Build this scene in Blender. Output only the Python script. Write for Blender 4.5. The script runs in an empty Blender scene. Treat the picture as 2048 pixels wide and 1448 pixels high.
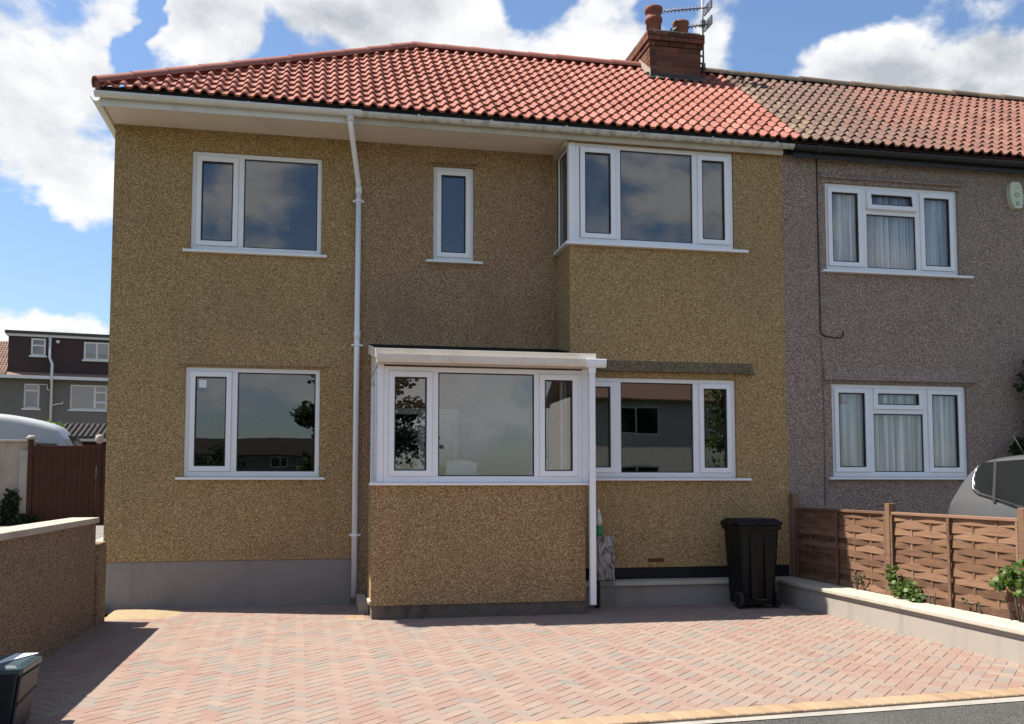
import bpy, bmesh, math, random
from mathutils import Vector, Matrix
R = math.radians
random.seed(7)
sc = bpy.context.scene
COL = sc.collection

# ------------------------------------------------------------------ camera
cam_d = bpy.data.cameras.new('camera')
cam = bpy.data.objects.new('camera', cam_d); COL.objects.link(cam)
cam_d.sensor_width = 36.0
cam_d.lens = 1930.0 / 2048.0 * 36.0
cam_d.shift_y = 106.0 / 2048.0
cam_d.clip_start = 0.05; cam_d.clip_end = 2000
cam.location = (2.445, -12.22, 1.5)
cam.rotation_euler = (R(94.0), 0, -math.atan(0.2035))
sc.camera = cam

# ------------------------------------------------------------------ exposure
sc.view_settings.view_transform = 'Standard'
sc.view_settings.look = 'None'
sc.view_settings.gamma = 1
sc.view_settings.use_curve_mapping = False
sc.view_settings.exposure = 1.08

# ------------------------------------------------------------------ sun
SUN = Vector((-0.585, 0.205, 1.0)).normalized()
sl = bpy.data.lights.new('sun', 'SUN'); so = bpy.data.objects.new('sun', sl); COL.objects.link(so)
sl.energy = 5.0; sl.angle = R(0.53); sl.color = (1.0, 0.93, 0.82)
so.rotation_euler = SUN.to_track_quat('Z', 'Y').to_euler()

# ------------------------------------------------------------------ node helper
class G:
    def __init__(s, tree):
        s.t = tree; tree.nodes.clear()
    def n(s, typ, **kw):
        nd = s.t.nodes.new(typ)
        for k, v in kw.items(): setattr(nd, k, v)
        return nd
    def put(s, sock, v):
        if v is None: return
        if hasattr(v, 'is_linked') or isinstance(v, bpy.types.NodeSocket): s.t.links.new(v, sock)
        elif isinstance(v, (tuple, list)) and len(v) == 3 and sock.type == 'RGBA': sock.default_value = (*v, 1)
        else: sock.default_value = v
    def m(s, op, a, b=None, c=None, clamp=False):
        nd = s.n('ShaderNodeMath', operation=op, use_clamp=clamp)
        s.put(nd.inputs[0], a); s.put(nd.inputs[1], b)
        if c is not None: s.put(nd.inputs[2], c)
        return nd.outputs[0]
    def v(s, op, a, b=None):
        nd = s.n('ShaderNodeVectorMath', operation=op)
        s.put(nd.inputs[0], a); s.put(nd.inputs[1], b)
        return nd.outputs[0]
    def mix(s, f, a, b, blend='MIX'):
        nd = s.n('ShaderNodeMix', data_type='RGBA', blend_type=blend)
        s.put(nd.inputs[0], f); s.put(nd.inputs[6], a); s.put(nd.inputs[7], b)
        return nd.outputs[2]
    def ramp(s, f, stops, interp='LINEAR'):
        nd = s.n('ShaderNodeValToRGB'); cr = nd.color_ramp; cr.interpolation = interp
        while len(cr.elements) < len(stops): cr.elements.new(0.5)
        for e, (p, c) in zip(cr.elements, stops):
            e.position = p; e.color = (c, c, c, 1) if not isinstance(c, (tuple, list)) else (*c, 1)
        s.put(nd.inputs[0], f); return nd.outputs[0]
    def step(s, x, lo, hi):
        nd = s.n('ShaderNodeMapRange', interpolation_type='SMOOTHSTEP')
        s.put(nd.inputs[0], x); nd.inputs[1].default_value = lo; nd.inputs[2].default_value = hi
        return nd.outputs[0]
    def noise(s, vec, scale, detail=4, rough=0.55, dist=0.0):
        nd = s.n('ShaderNodeTexNoise'); s.put(nd.inputs['Vector'], vec)
        nd.inputs['Scale'].default_value = scale; nd.inputs['Detail'].default_value = detail
        nd.inputs['Roughness'].default_value = rough; nd.inputs['Distortion'].default_value = dist
        return nd.outputs['Fac']
    def voro(s, vec, scale, feat='F1', out='Distance', rnd=1.0):
        nd = s.n('ShaderNodeTexVoronoi', feature=feat); s.put(nd.inputs['Vector'], vec)
        nd.inputs['Scale'].default_value = scale; nd.inputs['Randomness'].default_value = rnd
        return nd.outputs[out]
    def xyz(s, vec):
        nd = s.n('ShaderNodeSeparateXYZ'); s.put(nd.inputs[0], vec); return nd.outputs
    def comb(s, x, y, z):
        nd = s.n('ShaderNodeCombineXYZ'); s.put(nd.inputs[0], x); s.put(nd.inputs[1], y); s.put(nd.inputs[2], z)
        return nd.outputs[0]
    def pos(s): return s.n('ShaderNodeNewGeometry').outputs['Position']
    def bump(s, h, dist=0.01, strength=1.0, normal=None):
        nd = s.n('ShaderNodeBump'); s.put(nd.inputs['Height'], h)
        nd.inputs['Distance'].default_value = dist; nd.inputs['Strength'].default_value = strength
        if normal is not None: s.put(nd.inputs['Normal'], normal)
        return nd.outputs[0]
    def rnd(s, name='rnd'):
        a = s.n('ShaderNodeAttribute', attribute_name=name).outputs['Fac']
        b = s.n('ShaderNodeObjectInfo').outputs['Random']
        return s.m('FRACT', s.m('ADD', a, b))
    def bsdf(s, col, rough=0.6, normal=None, metal=0.0, spec=0.5, **kw):
        b = s.n('ShaderNodeBsdfPrincipled'); s.put(b.inputs['Base Color'], col); s.put(b.inputs['Roughness'], rough)
        s.put(b.inputs['Metallic'], metal); b.inputs['Specular IOR Level'].default_value = spec
        if normal is not None: s.put(b.inputs['Normal'], normal)
        for k, v in kw.items(): s.put(b.inputs[k], v)
        return b.outputs[0]
    def out(s, sh):
        o = s.n('ShaderNodeOutputMaterial'); s.t.links.new(sh, o.inputs[0])

# ------------------------------------------------------------------ sky
W = bpy.data.worlds.new('World'); sc.world = W; W.use_nodes = True
g = G(W.node_tree)
sky = g.n('ShaderNodeTexSky', sky_type='NISHITA', sun_disc=False)
sky.sun_elevation = math.asin(SUN.z); sky.sun_rotation = math.atan2(SUN.x, SUN.y)
sky.air_density = 1.15; sky.dust_density = 0.7; sky.ozone_density = 2.2
d = g.n('ShaderNodeTexCoord').outputs['Generated']
x, y, z = g.xyz(d)[:]
az = g.m('MULTIPLY', g.m('ARCTAN2', x, y), 57.29578)
el = g.m('MULTIPLY', g.m('ARCSINE', z), 57.29578)
az = g.m('ADD', az, g.m('MULTIPLY', g.m('SUBTRACT', g.noise(d, 8.0, 4, 0.6), 0.5), 9.0))
el = g.m('ADD', el, g.m('MULTIPLY', g.m('SUBTRACT', g.noise(g.v('ADD', d, (5.0, 2.0, 1.0)), 8.0, 4, 0.6), 0.5), 6.0))
def blob(a0, e0, wa, we, amp):
    da = g.m('DIVIDE', g.m('SUBTRACT', az, a0), wa); de = g.m('DIVIDE', g.m('SUBTRACT', el, e0), we)
    q = g.m('ADD', g.m('MULTIPLY', da, da), g.m('MULTIPLY', de, de))
    return g.m('MULTIPLY', g.m('EXPONENT', g.m('MULTIPLY', q, -1.0)), amp)
blobs = [(-16.5, 20, 4.8, 5.0, .30), (-12.5, 15.8, 2.5, 2.0, .20), (-11.5, 22, 1.6, 2.2, .12), (-6.3, 25.2, 3.0, 2.2, .26), (5.5, 26.5, 8.2, 3.6, .34),
         (14.5, 25.0, 2.2, 3.0, .05), (35.5, 21.2, 5.0, 2.1, .36), (40.5, 21.6, 3.5, 2.2, .25), (38.0, 27.0, 8.0, 2.0, -.28), (14.0, 28.5, 5.0, 1.6, -.18), (-14.0, 8.0, 2.2, .8, .28), (24.0, 24.0, 2.0, 3.5, .14), (18.0, 26.5, 3.0, 2.5, .10),
         (-9.3, 24.2, .75, 3.2, -.42), (-2.7, 23.0, .9, 3.0, -.30), (30.0, 25.5, 3.2, 2.8, -.34), (-14.5, 11.5, 4.0, 2.2, -.38), (21.5, 27.0, 1.3, 3.0, -.18), (13.0, 27.0, 1.2, 1.6, -.12)]
azf = az
azb = g.m('ADD', g.m('MULTIPLY', g.m('ARCTAN2', g.m('MULTIPLY', x, -1.0), g.m('MULTIPLY', y, -1.0)), 57.29578), 0.0)
bias = None
for b in blobs + [(3.0, 18.0, 5.0, 3.0, .11, 1), (4.0, 6.0, 9.0, 2.6, .12, 1), (-10.0, 8.0, 6.0, 3.2, .16, 1), (-21.0, 19.0, 4.0, 3.0, .06, 1)]:
    az = azb if len(b) == 6 else azf
    q = blob(*b[:5]); bias = q if bias is None else g.m('ADD', bias, q)
def cloud_noise(off, det):
    dd = g.v('ADD', d, off)
    dd = g.v('MULTIPLY', dd, (1.0, 1.0, 1.55))
    dd = g.v('ADD', dd, (3.1, 1.7, 0.4))
    return g.noise(dd, 5.2, det, 0.60, 0.15)
n0 = cloud_noise((0, 0, 0), 9); n2 = cloud_noise((0, 0, 0), 6); n1 = cloud_noise((-0.012, 0.0, 0.03), 6)
dens = g.m('ADD', g.m('ADD', n0, bias), -0.515)
mask = g.step(dens, -0.02, 0.12)
thick = g.step(g.m('ADD', g.m('ADD', n2, bias), -0.515), 0.06, 0.36)
relief = g.m('MULTIPLY', g.m('SUBTRACT', n2, n1), 2.8)
lum = g.m('ADD', g.m('SUBTRACT', 1.0, g.m('MULTIPLY', thick, 0.36)), relief)
lum = g.m('MINIMUM', g.m('MAXIMUM', lum, 0.40), 1.15)
cshade = g.ramp(g.m('DIVIDE', lum, 1.15), [(0.35, (0.50, 0.53, 0.58)), (0.7, (0.80, 0.82, 0.85)), (1.0, (1.0, 1.0, 1.0))])
CL = 8.0
ccol = g.mix(1.0, cshade, (CL, CL, CL), 'MULTIPLY')
skyc = g.mix(1.0, sky.outputs[0], (1.02, 1.12, 1.25), 'MULTIPLY')
fin = g.mix(mask, skyc, ccol)
bg = g.n('ShaderNodeBackground'); g.put(bg.inputs[0], fin); bg.inputs[1].default_value = 0.062
wo = g.n('ShaderNodeOutputWorld'); W.node_tree.links.new(bg.outputs[0], wo.inputs[0])

# ------------------------------------------------------------------ materials
MATS = {}
def mat(name):
    m = bpy.data.materials.new(name); m.use_nodes = True; MATS[name] = m
    return G(m.node_tree)

def roughcast(name, stops, stain=(0.10, 0.075, 0.05), amount=0.35, scale=100.0, low=(0.5, 0.8), patch=(0.20, 0.135, 0.10), pamt=0.35):
    g = mat(name); p = g.pos()
    cell = g.voro(p, scale, out='Color'); dist = g.voro(p, scale)
    fine = g.noise(p, 230, 2, 0.6); mid = g.noise(p, 26, 3, 0.6)
    f = g.m('ADD', g.m('ADD', g.m('MULTIPLY', g.xyz(cell)[0], 0.64), g.m('MULTIPLY', fine, 0.28)), g.m('MULTIPLY', mid, 0.08))
    col = g.ramp(f, stops)
    gap = g.step(dist, 0.38, 0.72)
    col = g.mix(g.m('MULTIPLY', gap, 0.7), col, tuple(c * 0.75 for c in stops[0][1]))
    pt = g.step(g.noise(p, 0.75, 4, 0.55, 0.3), 0.44, 0.72)                       # differently weathered patches
    col = g.mix(g.m('MULTIPLY', pt, pamt), col, g.mix(0.5, col, patch))
    st = g.step(g.noise(g.v('MULTIPLY', p, (1.0, 1.0, 0.45)), 1.7, 6, 0.65, 0.4), low[0], low[1])
    col = g.mix(g.m('MULTIPLY', st, amount), col, g.mix(0.35, col, stain))
    sk = g.step(g.noise(g.v('MULTIPLY', p, (7.0, 7.0, 0.32)), 1.0, 4, 0.6, 0.2), 0.57, 0.78)   # rain streaks
    col = g.mix(g.m('MULTIPLY', sk, 0.42), col, g.mix(0.4, col, stain))
    h = g.m('SUBTRACT', g.m('MULTIPLY', fine, 0.4), dist)
    g.out(g.bsdf(col, 0.92, g.bump(h, 0.008, 0.8), spec=0.25))
BUFF = [(0.20, (0.225, 0.136, 0.054)), (0.42, (0.43, 0.278, 0.120)), (0.62, (0.525, 0.358, 0.170)), (0.82, (0.72, 0.555, 0.33))]
OLD = [(0.20, (0.195, 0.116, 0.057)), (0.42, (0.385, 0.246, 0.126)), (0.62, (0.485, 0.324, 0.176)), (0.82, (0.69, 0.52, 0.34))]
WARM = [(0.20, (0.20, 0.115, 0.050)), (0.42, (0.40, 0.248, 0.112)), (0.62, (0.50, 0.328, 0.160)), (0.82, (0.72, 0.545, 0.33))]
GREYP = [(0.20, (0.15, 0.104, 0.082)), (0.42, (0.345, 0.252, 0.208)), (0.62, (0.435, 0.325, 0.272)), (0.82, (0.64, 0.52, 0.45))]
roughcast('roughcast_new', BUFF, amount=0.35, patch=(0.22, 0.14, 0.10), pamt=0.5)
roughcast('roughcast_old', OLD, stain=(0.09, 0.06, 0.04), amount=0.45, patch=(0.22, 0.13, 0.095), pamt=0.7)
roughcast('roughcast_bay', BUFF, stain=(0.12, 0.085, 0.04), amount=0.35, pamt=0.4)
roughcast('roughcast_porch', WARM, stain=(0.07, 0.055, 0.035), amount=0.7, pamt=0.3)
roughcast('roughcast_grey', GREYP, stain=(0.12, 0.11, 0.085), amount=0.55, patch=(0.23, 0.20, 0.16), pamt=0.6)
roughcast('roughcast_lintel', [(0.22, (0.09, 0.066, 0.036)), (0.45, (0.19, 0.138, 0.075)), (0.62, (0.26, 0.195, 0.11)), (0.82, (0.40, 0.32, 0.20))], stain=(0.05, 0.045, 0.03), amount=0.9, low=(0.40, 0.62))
roughcast('roughcast_greylintel', [(0.22, (0.12, 0.092, 0.08)), (0.45, (0.235, 0.185, 0.165)), (0.62, (0.31, 0.25, 0.225)), (0.82, (0.46, 0.39, 0.36))], stain=(0.07, 0.065, 0.055), amount=0.8, low=(0.42, 0.68))
roughcast('roughcast_brown', [(0.22, (0.10, 0.064, 0.036)), (0.45, (0.28, 0.19, 0.115)), (0.62, (0.36, 0.25, 0.155)), (0.82, (0.52, 0.39, 0.26))], stain=(0.08, 0.06, 0.045), amount=0.6)

def cement(name, col, var=0.25, rough=0.9, stain=(0.10, 0.095, 0.085), amount=0.35, scale=2.2):
    g = mat(name); p = g.pos()
    a = g.noise(p, scale, 6, 0.65, 0.3); b = g.noise(p, 70, 3, 0.6)
    c = g.mix(g.m('MULTIPLY', g.step(a, 0.42, 0.78), amount), col, stain)
    sk = g.step(g.noise(g.v('MULTIPLY', p, (5.0, 5.0, 0.8)), 1.0, 5, 0.65, 0.3), 0.52, 0.78)
    c = g.mix(g.m('MULTIPLY', sk, amount), c, stain)
    c = g.mix(g.m('MULTIPLY', b, var), c, tuple(k * 0.62 for k in col))
    g.out(g.bsdf(c, rough, g.bump(g.m('ADD', b, g.m('MULTIPLY', a, 0.7)), 0.004, 0.6), spec=0.3))
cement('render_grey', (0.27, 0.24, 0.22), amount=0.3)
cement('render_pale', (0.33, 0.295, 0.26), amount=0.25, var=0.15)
cement('coping_pale', (0.44, 0.405, 0.335), amount=0.3)
cement('coping_old', (0.42, 0.37, 0.295), amount=0.4)
cement('concrete', (0.36, 0.33, 0.29), amount=0.4)
cement('concrete_dark', (0.20, 0.185, 0.165), amount=0.5)
cement('cream_paint', (0.38, 0.32, 0.27), amount=0.45, stain=(0.13, 0.12, 0.09), scale=1.2)
cement('render_dark', (0.16, 0.145, 0.13), amount=0.3)
cement('render_white', (0.55, 0.52, 0.47), amount=0.2)
cement('lead', (0.055, 0.05, 0.045), rough=0.6, amount=0.4)
cement('mortar', (0.34, 0.30, 0.25))
cement('sand_bed', (0.19, 0.145, 0.105))
cement('sand', (0.33, 0.25, 0.15), amount=0.5, stain=(0.2, 0.15, 0.09), scale=7)
cement('soil', (0.07, 0.055, 0.04))
cement('plaster_inside', (0.30, 0.30, 0.29), amount=0.05, var=0.05)
cement('porch_inside', (0.37, 0.365, 0.37), amount=0.15, var=0.05)
cement('bitumen', (0.012, 0.011, 0.010), rough=0.7, amount=0.2, stain=(0.05, 0.045, 0.04))
cement('felt', (0.06, 0.058, 0.055), amount=0.4)
cement('base_stained', (0.14, 0.115, 0.09), amount=0.8, stain=(0.02, 0.018, 0.014), scale=7)

def asphalt():
    g = mat('asphalt'); p = g.pos()
    a = g.noise(p, 1.4, 6, 0.65); b = g.noise(p, 220, 2, 0.7); v = g.voro(p, 130, out='Color')
    c = g.ramp(g.m('ADD', g.m('MULTIPLY', b, 0.5), g.m('MULTIPLY', g.xyz(v)[0], 0.5)), [(0.2, (0.018, 0.018, 0.018)), (0.55, (0.048, 0.046, 0.043)), (0.85, (0.15, 0.145, 0.135))])
    c = g.mix(g.m('MULTIPLY', g.step(a, 0.4, 0.75), 0.45), c, (0.10, 0.095, 0.088))
    g.out(g.bsdf(c, 0.9, g.bump(b, 0.006, 0.8)))
asphalt()
def grass():
    g = mat('grass'); p = g.pos()
    c = g.ramp(g.noise(p, 6, 6, 0.7), [(0.3, (0.02, 0.035, 0.01)), (0.6, (0.05, 0.085, 0.02)), (0.85, (0.10, 0.12, 0.04))])
    g.out(g.bsdf(c, 0.95, g.bump(g.noise(p, 60, 3), 0.03)))
grass()

def plain(name, col, rough=0.5, metal=0.0, spec=0.5, dirt=0.0, dirtcol=(0.1, 0.09, 0.07), dscale=6.0, **kw):
    g = mat(name); p = g.pos(); c = col
    if dirt: c = g.mix(g.m('MULTIPLY', g.step(g.noise(p, dscale, 6, 0.65, 0.5), 0.42, 0.75), dirt), col, dirtcol)
    rr = g.m('ADD', rough, g.m('MULTIPLY', g.m('SUBTRACT', g.noise(p, 25, 4), 0.5), 0.12))
    g.out(g.bsdf(c, rr, None, metal, spec, **kw))
plain('upvc', (0.80, 0.80, 0.82), 0.34, dirt=0.10, dirtcol=(0.5, 0.48, 0.43))
plain('upvc_cream', (0.70, 0.64, 0.56), 0.45, dirt=0.35, dirtcol=(0.45, 0.38, 0.28), dscale=4)
plain('upvc_far', (0.62, 0.61, 0.60), 0.5)
plain('fascia_white', (0.50, 0.45, 0.37), 0.5, dirt=0.4, dirtcol=(0.22, 0.19, 0.13), dscale=3)
plain('soffit_paint', (0.66, 0.58, 0.50), 0.7, dirt=0.3, dirtcol=(0.40, 0.33, 0.27), dscale=2)
plain('gutter_white', (0.66, 0.645, 0.61), 0.4, dirt=0.25, dirtcol=(0.32, 0.30, 0.25), dscale=5)
plain('gutter_mossy', (0.58, 0.56, 0.50), 0.55, dirt=0.85, dirtcol=(0.10, 0.10, 0.075), dscale=9)
plain('gutter_black', (0.012, 0.011, 0.011), 0.45, dirt=0.3, dirtcol=(0.04, 0.04, 0.03))
plain('gasket', (0.02, 0.02, 0.022), 0.6)
plain('black_plastic', (0.0045, 0.0045, 0.0055), 0.5, spec=0.25, dirt=0.3, dirtcol=(0.016, 0.016, 0.016))
plain('rubber', (0.015, 0.015, 0.015), 0.8)
plain('navy_plastic', (0.006, 0.010, 0.018), 0.4, dirt=0.3, dirtcol=(0.03, 0.032, 0.035))
plain('grey_panel', (0.055, 0.052, 0.052), 0.55, dirt=0.4, dirtcol=(0.03, 0.03, 0.03))
plain('teal_lid', (0.035, 0.065, 0.075), 0.35, dirt=0.25, dirtcol=(0.06, 0.07, 0.07))
plain('paper', (0.75, 0.78, 0.77), 0.7)
plain('green_liquid', (0.0, 0.20, 0.06), 0.25)
plain('bottle_clear', (0.50, 0.52, 0.48), 0.25)
plain('car_paint', (0.20, 0.204, 0.212), 0.26, metal=0.55, **{'Coat Weight': 0.8, 'Coat Roughness': 0.05})
plain('car_glass', (0.012, 0.014, 0.016), 0.06)
plain('chrome', (0.75, 0.75, 0.75), 0.18, metal=1.0)
plain('tail_light', (0.30, 0.01, 0.01), 0.15)
plain('tyre', (0.02, 0.02, 0.02), 0.85)
plain('alloy', (0.5, 0.5, 0.5), 0.3, metal=1.0)
plain('van_white', (0.36, 0.375, 0.38), 0.4)
plain('gate_brown', (0.062, 0.025, 0.015), 0.8, spec=0.2, dirt=0.5, dirtcol=(0.03, 0.016, 0.011), dscale=3)
plain('dormer_brown', (0.040, 0.018, 0.017), 0.75, dirt=0.3, dirtcol=(0.028, 0.016, 0.015), dscale=12)
plain('aerial_metal', (0.16, 0.16, 0.17), 0.45, metal=0.6)
plain('alarm_cover', (0.55, 0.58, 0.42), 0.4, dirt=0.4, dirtcol=(0.42, 0.42, 0.36), dscale=14)
plain('alarm_mark', (0.16, 0.18, 0.11), 0.5)
plain('cable_black', (0.02, 0.016, 0.015), 0.7)
plain('cloth', (0.55, 0.55, 0.56), 0.9)
plain('door_white', (0.70, 0.71, 0.72), 0.35)
plain('stone_pale', (0.55, 0.50, 0.47), 0.8)
plain('bark', (0.06, 0.045, 0.03), 0.9, dirt=0.5, dirtcol=(0.03, 0.022, 0.015))
plain('sticker', (0.72, 0.74, 0.78), 0.5)

def glass(name, refl=0.065, tint=(0.80, 0.84, 0.84)):
    g = mat(name); p = g.pos()
    lw = g.n('ShaderNodeLayerWeight').outputs['Facing']
    f5 = g.m('POWER', lw, 5.0)
    F = g.m('ADD', refl, g.m('MULTIPLY', f5, 1 - refl))
    tr = g.n('ShaderNodeBsdfTransparent'); g.put(tr.inputs[0], tint)
    gl = g.n('ShaderNodeBsdfGlossy'); gl.inputs['Roughness'].default_value = 0.0
    g.put(gl.inputs[0], (1, 1, 1)); g.put(gl.inputs['Normal'], g.bump(g.noise(p, 1.3, 2, 0.5), 0.004, 0.15))
    mx = g.n('ShaderNodeMixShader'); g.put(mx.inputs[0], F)
    g.t.links.new(tr.outputs[0], mx.inputs[1]); g.t.links.new(gl.outputs[0], mx.inputs[2])
    g.out(mx.outputs[0])
glass('glass', 0.095, (0.66, 0.68, 0.71))
glass('glass_porch', 0.105, (0.84, 0.85, 0.86))
glass('glass_clear', 0.06, (0.92, 0.94, 0.95))
def netcloth():
    g = mat('net_curtain'); p = g.pos()
    fold = g.step(g.noise(g.v('MULTIPLY', p, (26.0, 0.0, 0.35)), 1.0, 3, 0.6), 0.40, 0.62)
    df = g.n('ShaderNodeBsdfDiffuse'); g.put(df.inputs[0], g.mix(fold, (0.46, 0.46, 0.48), (0.92, 0.92, 0.92)))
    tl = g.n('ShaderNodeBsdfTranslucent'); g.put(tl.inputs[0], (0.6, 0.6, 0.62))
    mx = g.n('ShaderNodeMixShader'); mx.inputs[0].default_value = 0.2
    g.t.links.new(df.outputs[0], mx.inputs[1]); g.t.links.new(tl.outputs[0], mx.inputs[2]); g.out(mx.outputs[0])
netcloth()
def film():
    g = mat('clear_film')
    tr = g.n('ShaderNodeBsdfTransparent'); g.put(tr.inputs[0], (0.9, 0.9, 0.9))
    gl = g.n('ShaderNodeBsdfPrincipled'); g.put(gl.inputs['Base Color'], (0.75, 0.76, 0.78)); gl.inputs['Roughness'].default_value = 0.15
    mx = g.n('ShaderNodeMixShader'); mx.inputs[0].default_value = 0.55
    g.t.links.new(tr.outputs[0], mx.inputs[1]); g.t.links.new(gl.outputs[0], mx.inputs[2]); g.out(mx.outputs[0])
film()

def tile(name, base, dark, pale, lichen=0.0, soot=0.0):
    g = mat(name); p = g.pos(); r = g.rnd()
    c = g.ramp(r, [(0.0, dark), (0.45, base), (0.8, base), (1.0, pale)])
    a = g.noise(p, 14, 5, 0.65)
    c = g.mix(g.m('MULTIPLY', a, 0.5), c, tuple(k * 0.7 for k in base))
    if soot:
        X = g.xyz(p)[0]
        near = g.m('SUBTRACT', 1.0, g.step(X, 8.5, 12.6))
        pat = g.noise(g.v('MULTIPLY', p, (1, .6, .6)), 1.5, 6, 0.7, 0.5)
        ff = g.step(g.m('ADD', pat, g.m('MULTIPLY', near, 0.42)), 0.50, 0.92)
        c = g.mix(g.m('MULTIPLY', ff, soot), c, (0.085, 0.062, 0.050))
    if lichen:
        X = g.xyz(p)[0]
        near = g.m('SUBTRACT', 1.0, g.step(X, 8.4, 10.4))
        l = g.step(g.m('ADD', g.noise(p, 5.5, 7, 0.75), g.m('MULTIPLY', near, 0.14)), 0.60, 0.72)
        c = g.mix(g.m('MULTIPLY', l, lichen), c, (0.235, 0.19, 0.115))
    g.out(g.bsdf(c, 0.8, g.bump(g.noise(p, 90, 3), 0.003, 0.5), spec=0.3))
tile('tile_new', (0.30, 0.108, 0.080), (0.235, 0.080, 0.058), (0.35, 0.150, 0.115))
tile('tile_old', (0.205, 0.088, 0.065), (0.14, 0.064, 0.050), (0.235, 0.125, 0.095), lichen=0.55, soot=0.7)
tile('tile_ridge_old', (0.20, 0.14, 0.09), (0.10, 0.075, 0.055), (0.32, 0.26, 0.15), lichen=0.6, soot=0.7)
tile('tile_far', (0.20, 0.12, 0.09), (0.14, 0.08, 0.06), (0.24, 0.15, 0.11))
tile('slate_dark', (0.022, 0.017, 0.016), (0.014, 0.011, 0.010), (0.032, 0.028, 0.025))
def paver(name, stops):
    g = mat(name); p = g.pos(); r = g.rnd()
    c = g.ramp(r, stops)
    a = g.noise(p, 45, 4, 0.7); b = g.noise(p, 0.9, 5, 0.6)
    c = g.mix(g.m('MULTIPLY', g.step(a, 0.35, 0.8), 0.35), c, (0.275, 0.222, 0.185))
    c = g.mix(g.m('MULTIPLY', g.step(b, 0.40, 0.75), 0.45), c, (0.275, 0.215, 0.170))
    st = g.step(g.noise(p, 2.3, 6, 0.7, 0.6), 0.56, 0.80)
    c = g.mix(g.m('MULTIPLY', st, 0.35), c, (0.15, 0.12, 0.10))
    g.out(g.bsdf(c, 0.88, g.bump(g.noise(p, 260, 3, 0.7), 0.003, 0.8), spec=0.3))
paver('paver', [(0.0, (0.235, 0.142, 0.115)), (0.25, (0.255, 0.168, 0.138)), (0.5, (0.252, 0.184, 0.152)), (0.64, (0.240, 0.192, 0.162)), (0.80, (0.185, 0.172, 0.157)), (0.86, (0.255, 0.172, 0.142)), (1.0, (0.275, 0.208, 0.168))])
paver('edging', [(0.0, (0.27, 0.175, 0.10)), (0.5, (0.31, 0.21, 0.122)), (1.0, (0.34, 0.245, 0.15))])
def brickmat():
    g = mat('chimney_brick'); p = g.pos(); r = g.rnd()
    c = g.ramp(r, [(0.0, (0.085, 0.036, 0.028)), (0.5, (0.15, 0.055, 0.038)), (1.0, (0.20, 0.085, 0.055))])
    c = g.mix(g.m('MULTIPLY', g.step(g.noise(p, 5, 6, 0.7), 0.4, 0.7), 0.6), c, (0.06, 0.042, 0.032))
    g.out(g.bsdf(c, 0.9, g.bump(g.noise(p, 80, 4), 0.004, 0.8), spec=0.2))
brickmat()
plain('pot_clay', (0.19, 0.066, 0.042), 0.85, dirt=0.6, dirtcol=(0.10, 0.055, 0.04), dscale=7)
def wood(name, a, b, cc):
    g = mat(name); p = g.pos(); r = g.rnd()
    gr = g.noise(g.v('MULTIPLY', p, (30, 3.0, 55)), 1.0, 5, 0.65, 0.6)
    c = g.ramp(g.m('ADD', g.m('MULTIPLY', gr, 0.55), g.m('MULTIPLY', r, 0.45)), [(0.2, a), (0.5, b), (0.85, cc)])
    k = g.step(g.noise(p, 5, 5, 0.7), 0.46, 0.75)
    c = g.mix(g.m('MULTIPLY', k, 0.5), c, (0.19, 0.125, 0.05))
    g.out(g.bsdf(c, 0.85, g.bump(gr, 0.004, 0.7), spec=0.25))
wood('fence_wood', (0.055, 0.028, 0.017), (0.135, 0.070, 0.042), (0.25, 0.145, 0.092))
wood('post_wood', (0.085, 0.044, 0.028), (0.16, 0.088, 0.058), (0.26, 0.16, 0.11))
def leafmat(name, a, b, c_):
    g = mat(name); r = g.rnd()
    c = g.ramp(r, [(0.0, a), (0.5, b), (1.0, c_)])
    pb = g.bsdf(c, 0.55, spec=0.35)
    tl = g.n('ShaderNodeBsdfTranslucent'); g.put(tl.inputs[0], g.mix(1.0, c, (1.1, 1.3, 0.6), 'MULTIPLY'))
    mx = g.n('ShaderNodeMixShader'); mx.inputs[0].default_value = 0.3
    g.t.links.new(pb, mx.inputs[1]); g.t.links.new(tl.outputs[0], mx.inputs[2]); g.out(mx.outputs[0])
leafmat('leaf', (0.035, 0.065, 0.016), (0.075, 0.125, 0.03), (0.14, 0.20, 0.06))
leafmat('leaf_dark', (0.010, 0.020, 0.007), (0.020, 0.038, 0.012), (0.04, 0.07, 0.02))
leafmat('leaf_bright', (0.06, 0.10, 0.015), (0.13, 0.19, 0.03), (0.22, 0.27, 0.06))
def meterpaint():
    g = mat('peeling_paint'); p = g.pos()
    w = g.noise(g.v('MULTIPLY', p, (14, 14, 5)), 1.0, 5, 0.7, 1.8)
    c = g.ramp(w, [(0.36, (0.035, 0.032, 0.03)), (0.46, (0.16, 0.145, 0.135)), (0.56, (0.34, 0.31, 0.30)), (0.7, (0.44, 0.40, 0.40))])
    g.out(g.bsdf(c, 0.7, g.bump(w, 0.004, 0.6)))
meterpaint()

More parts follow.
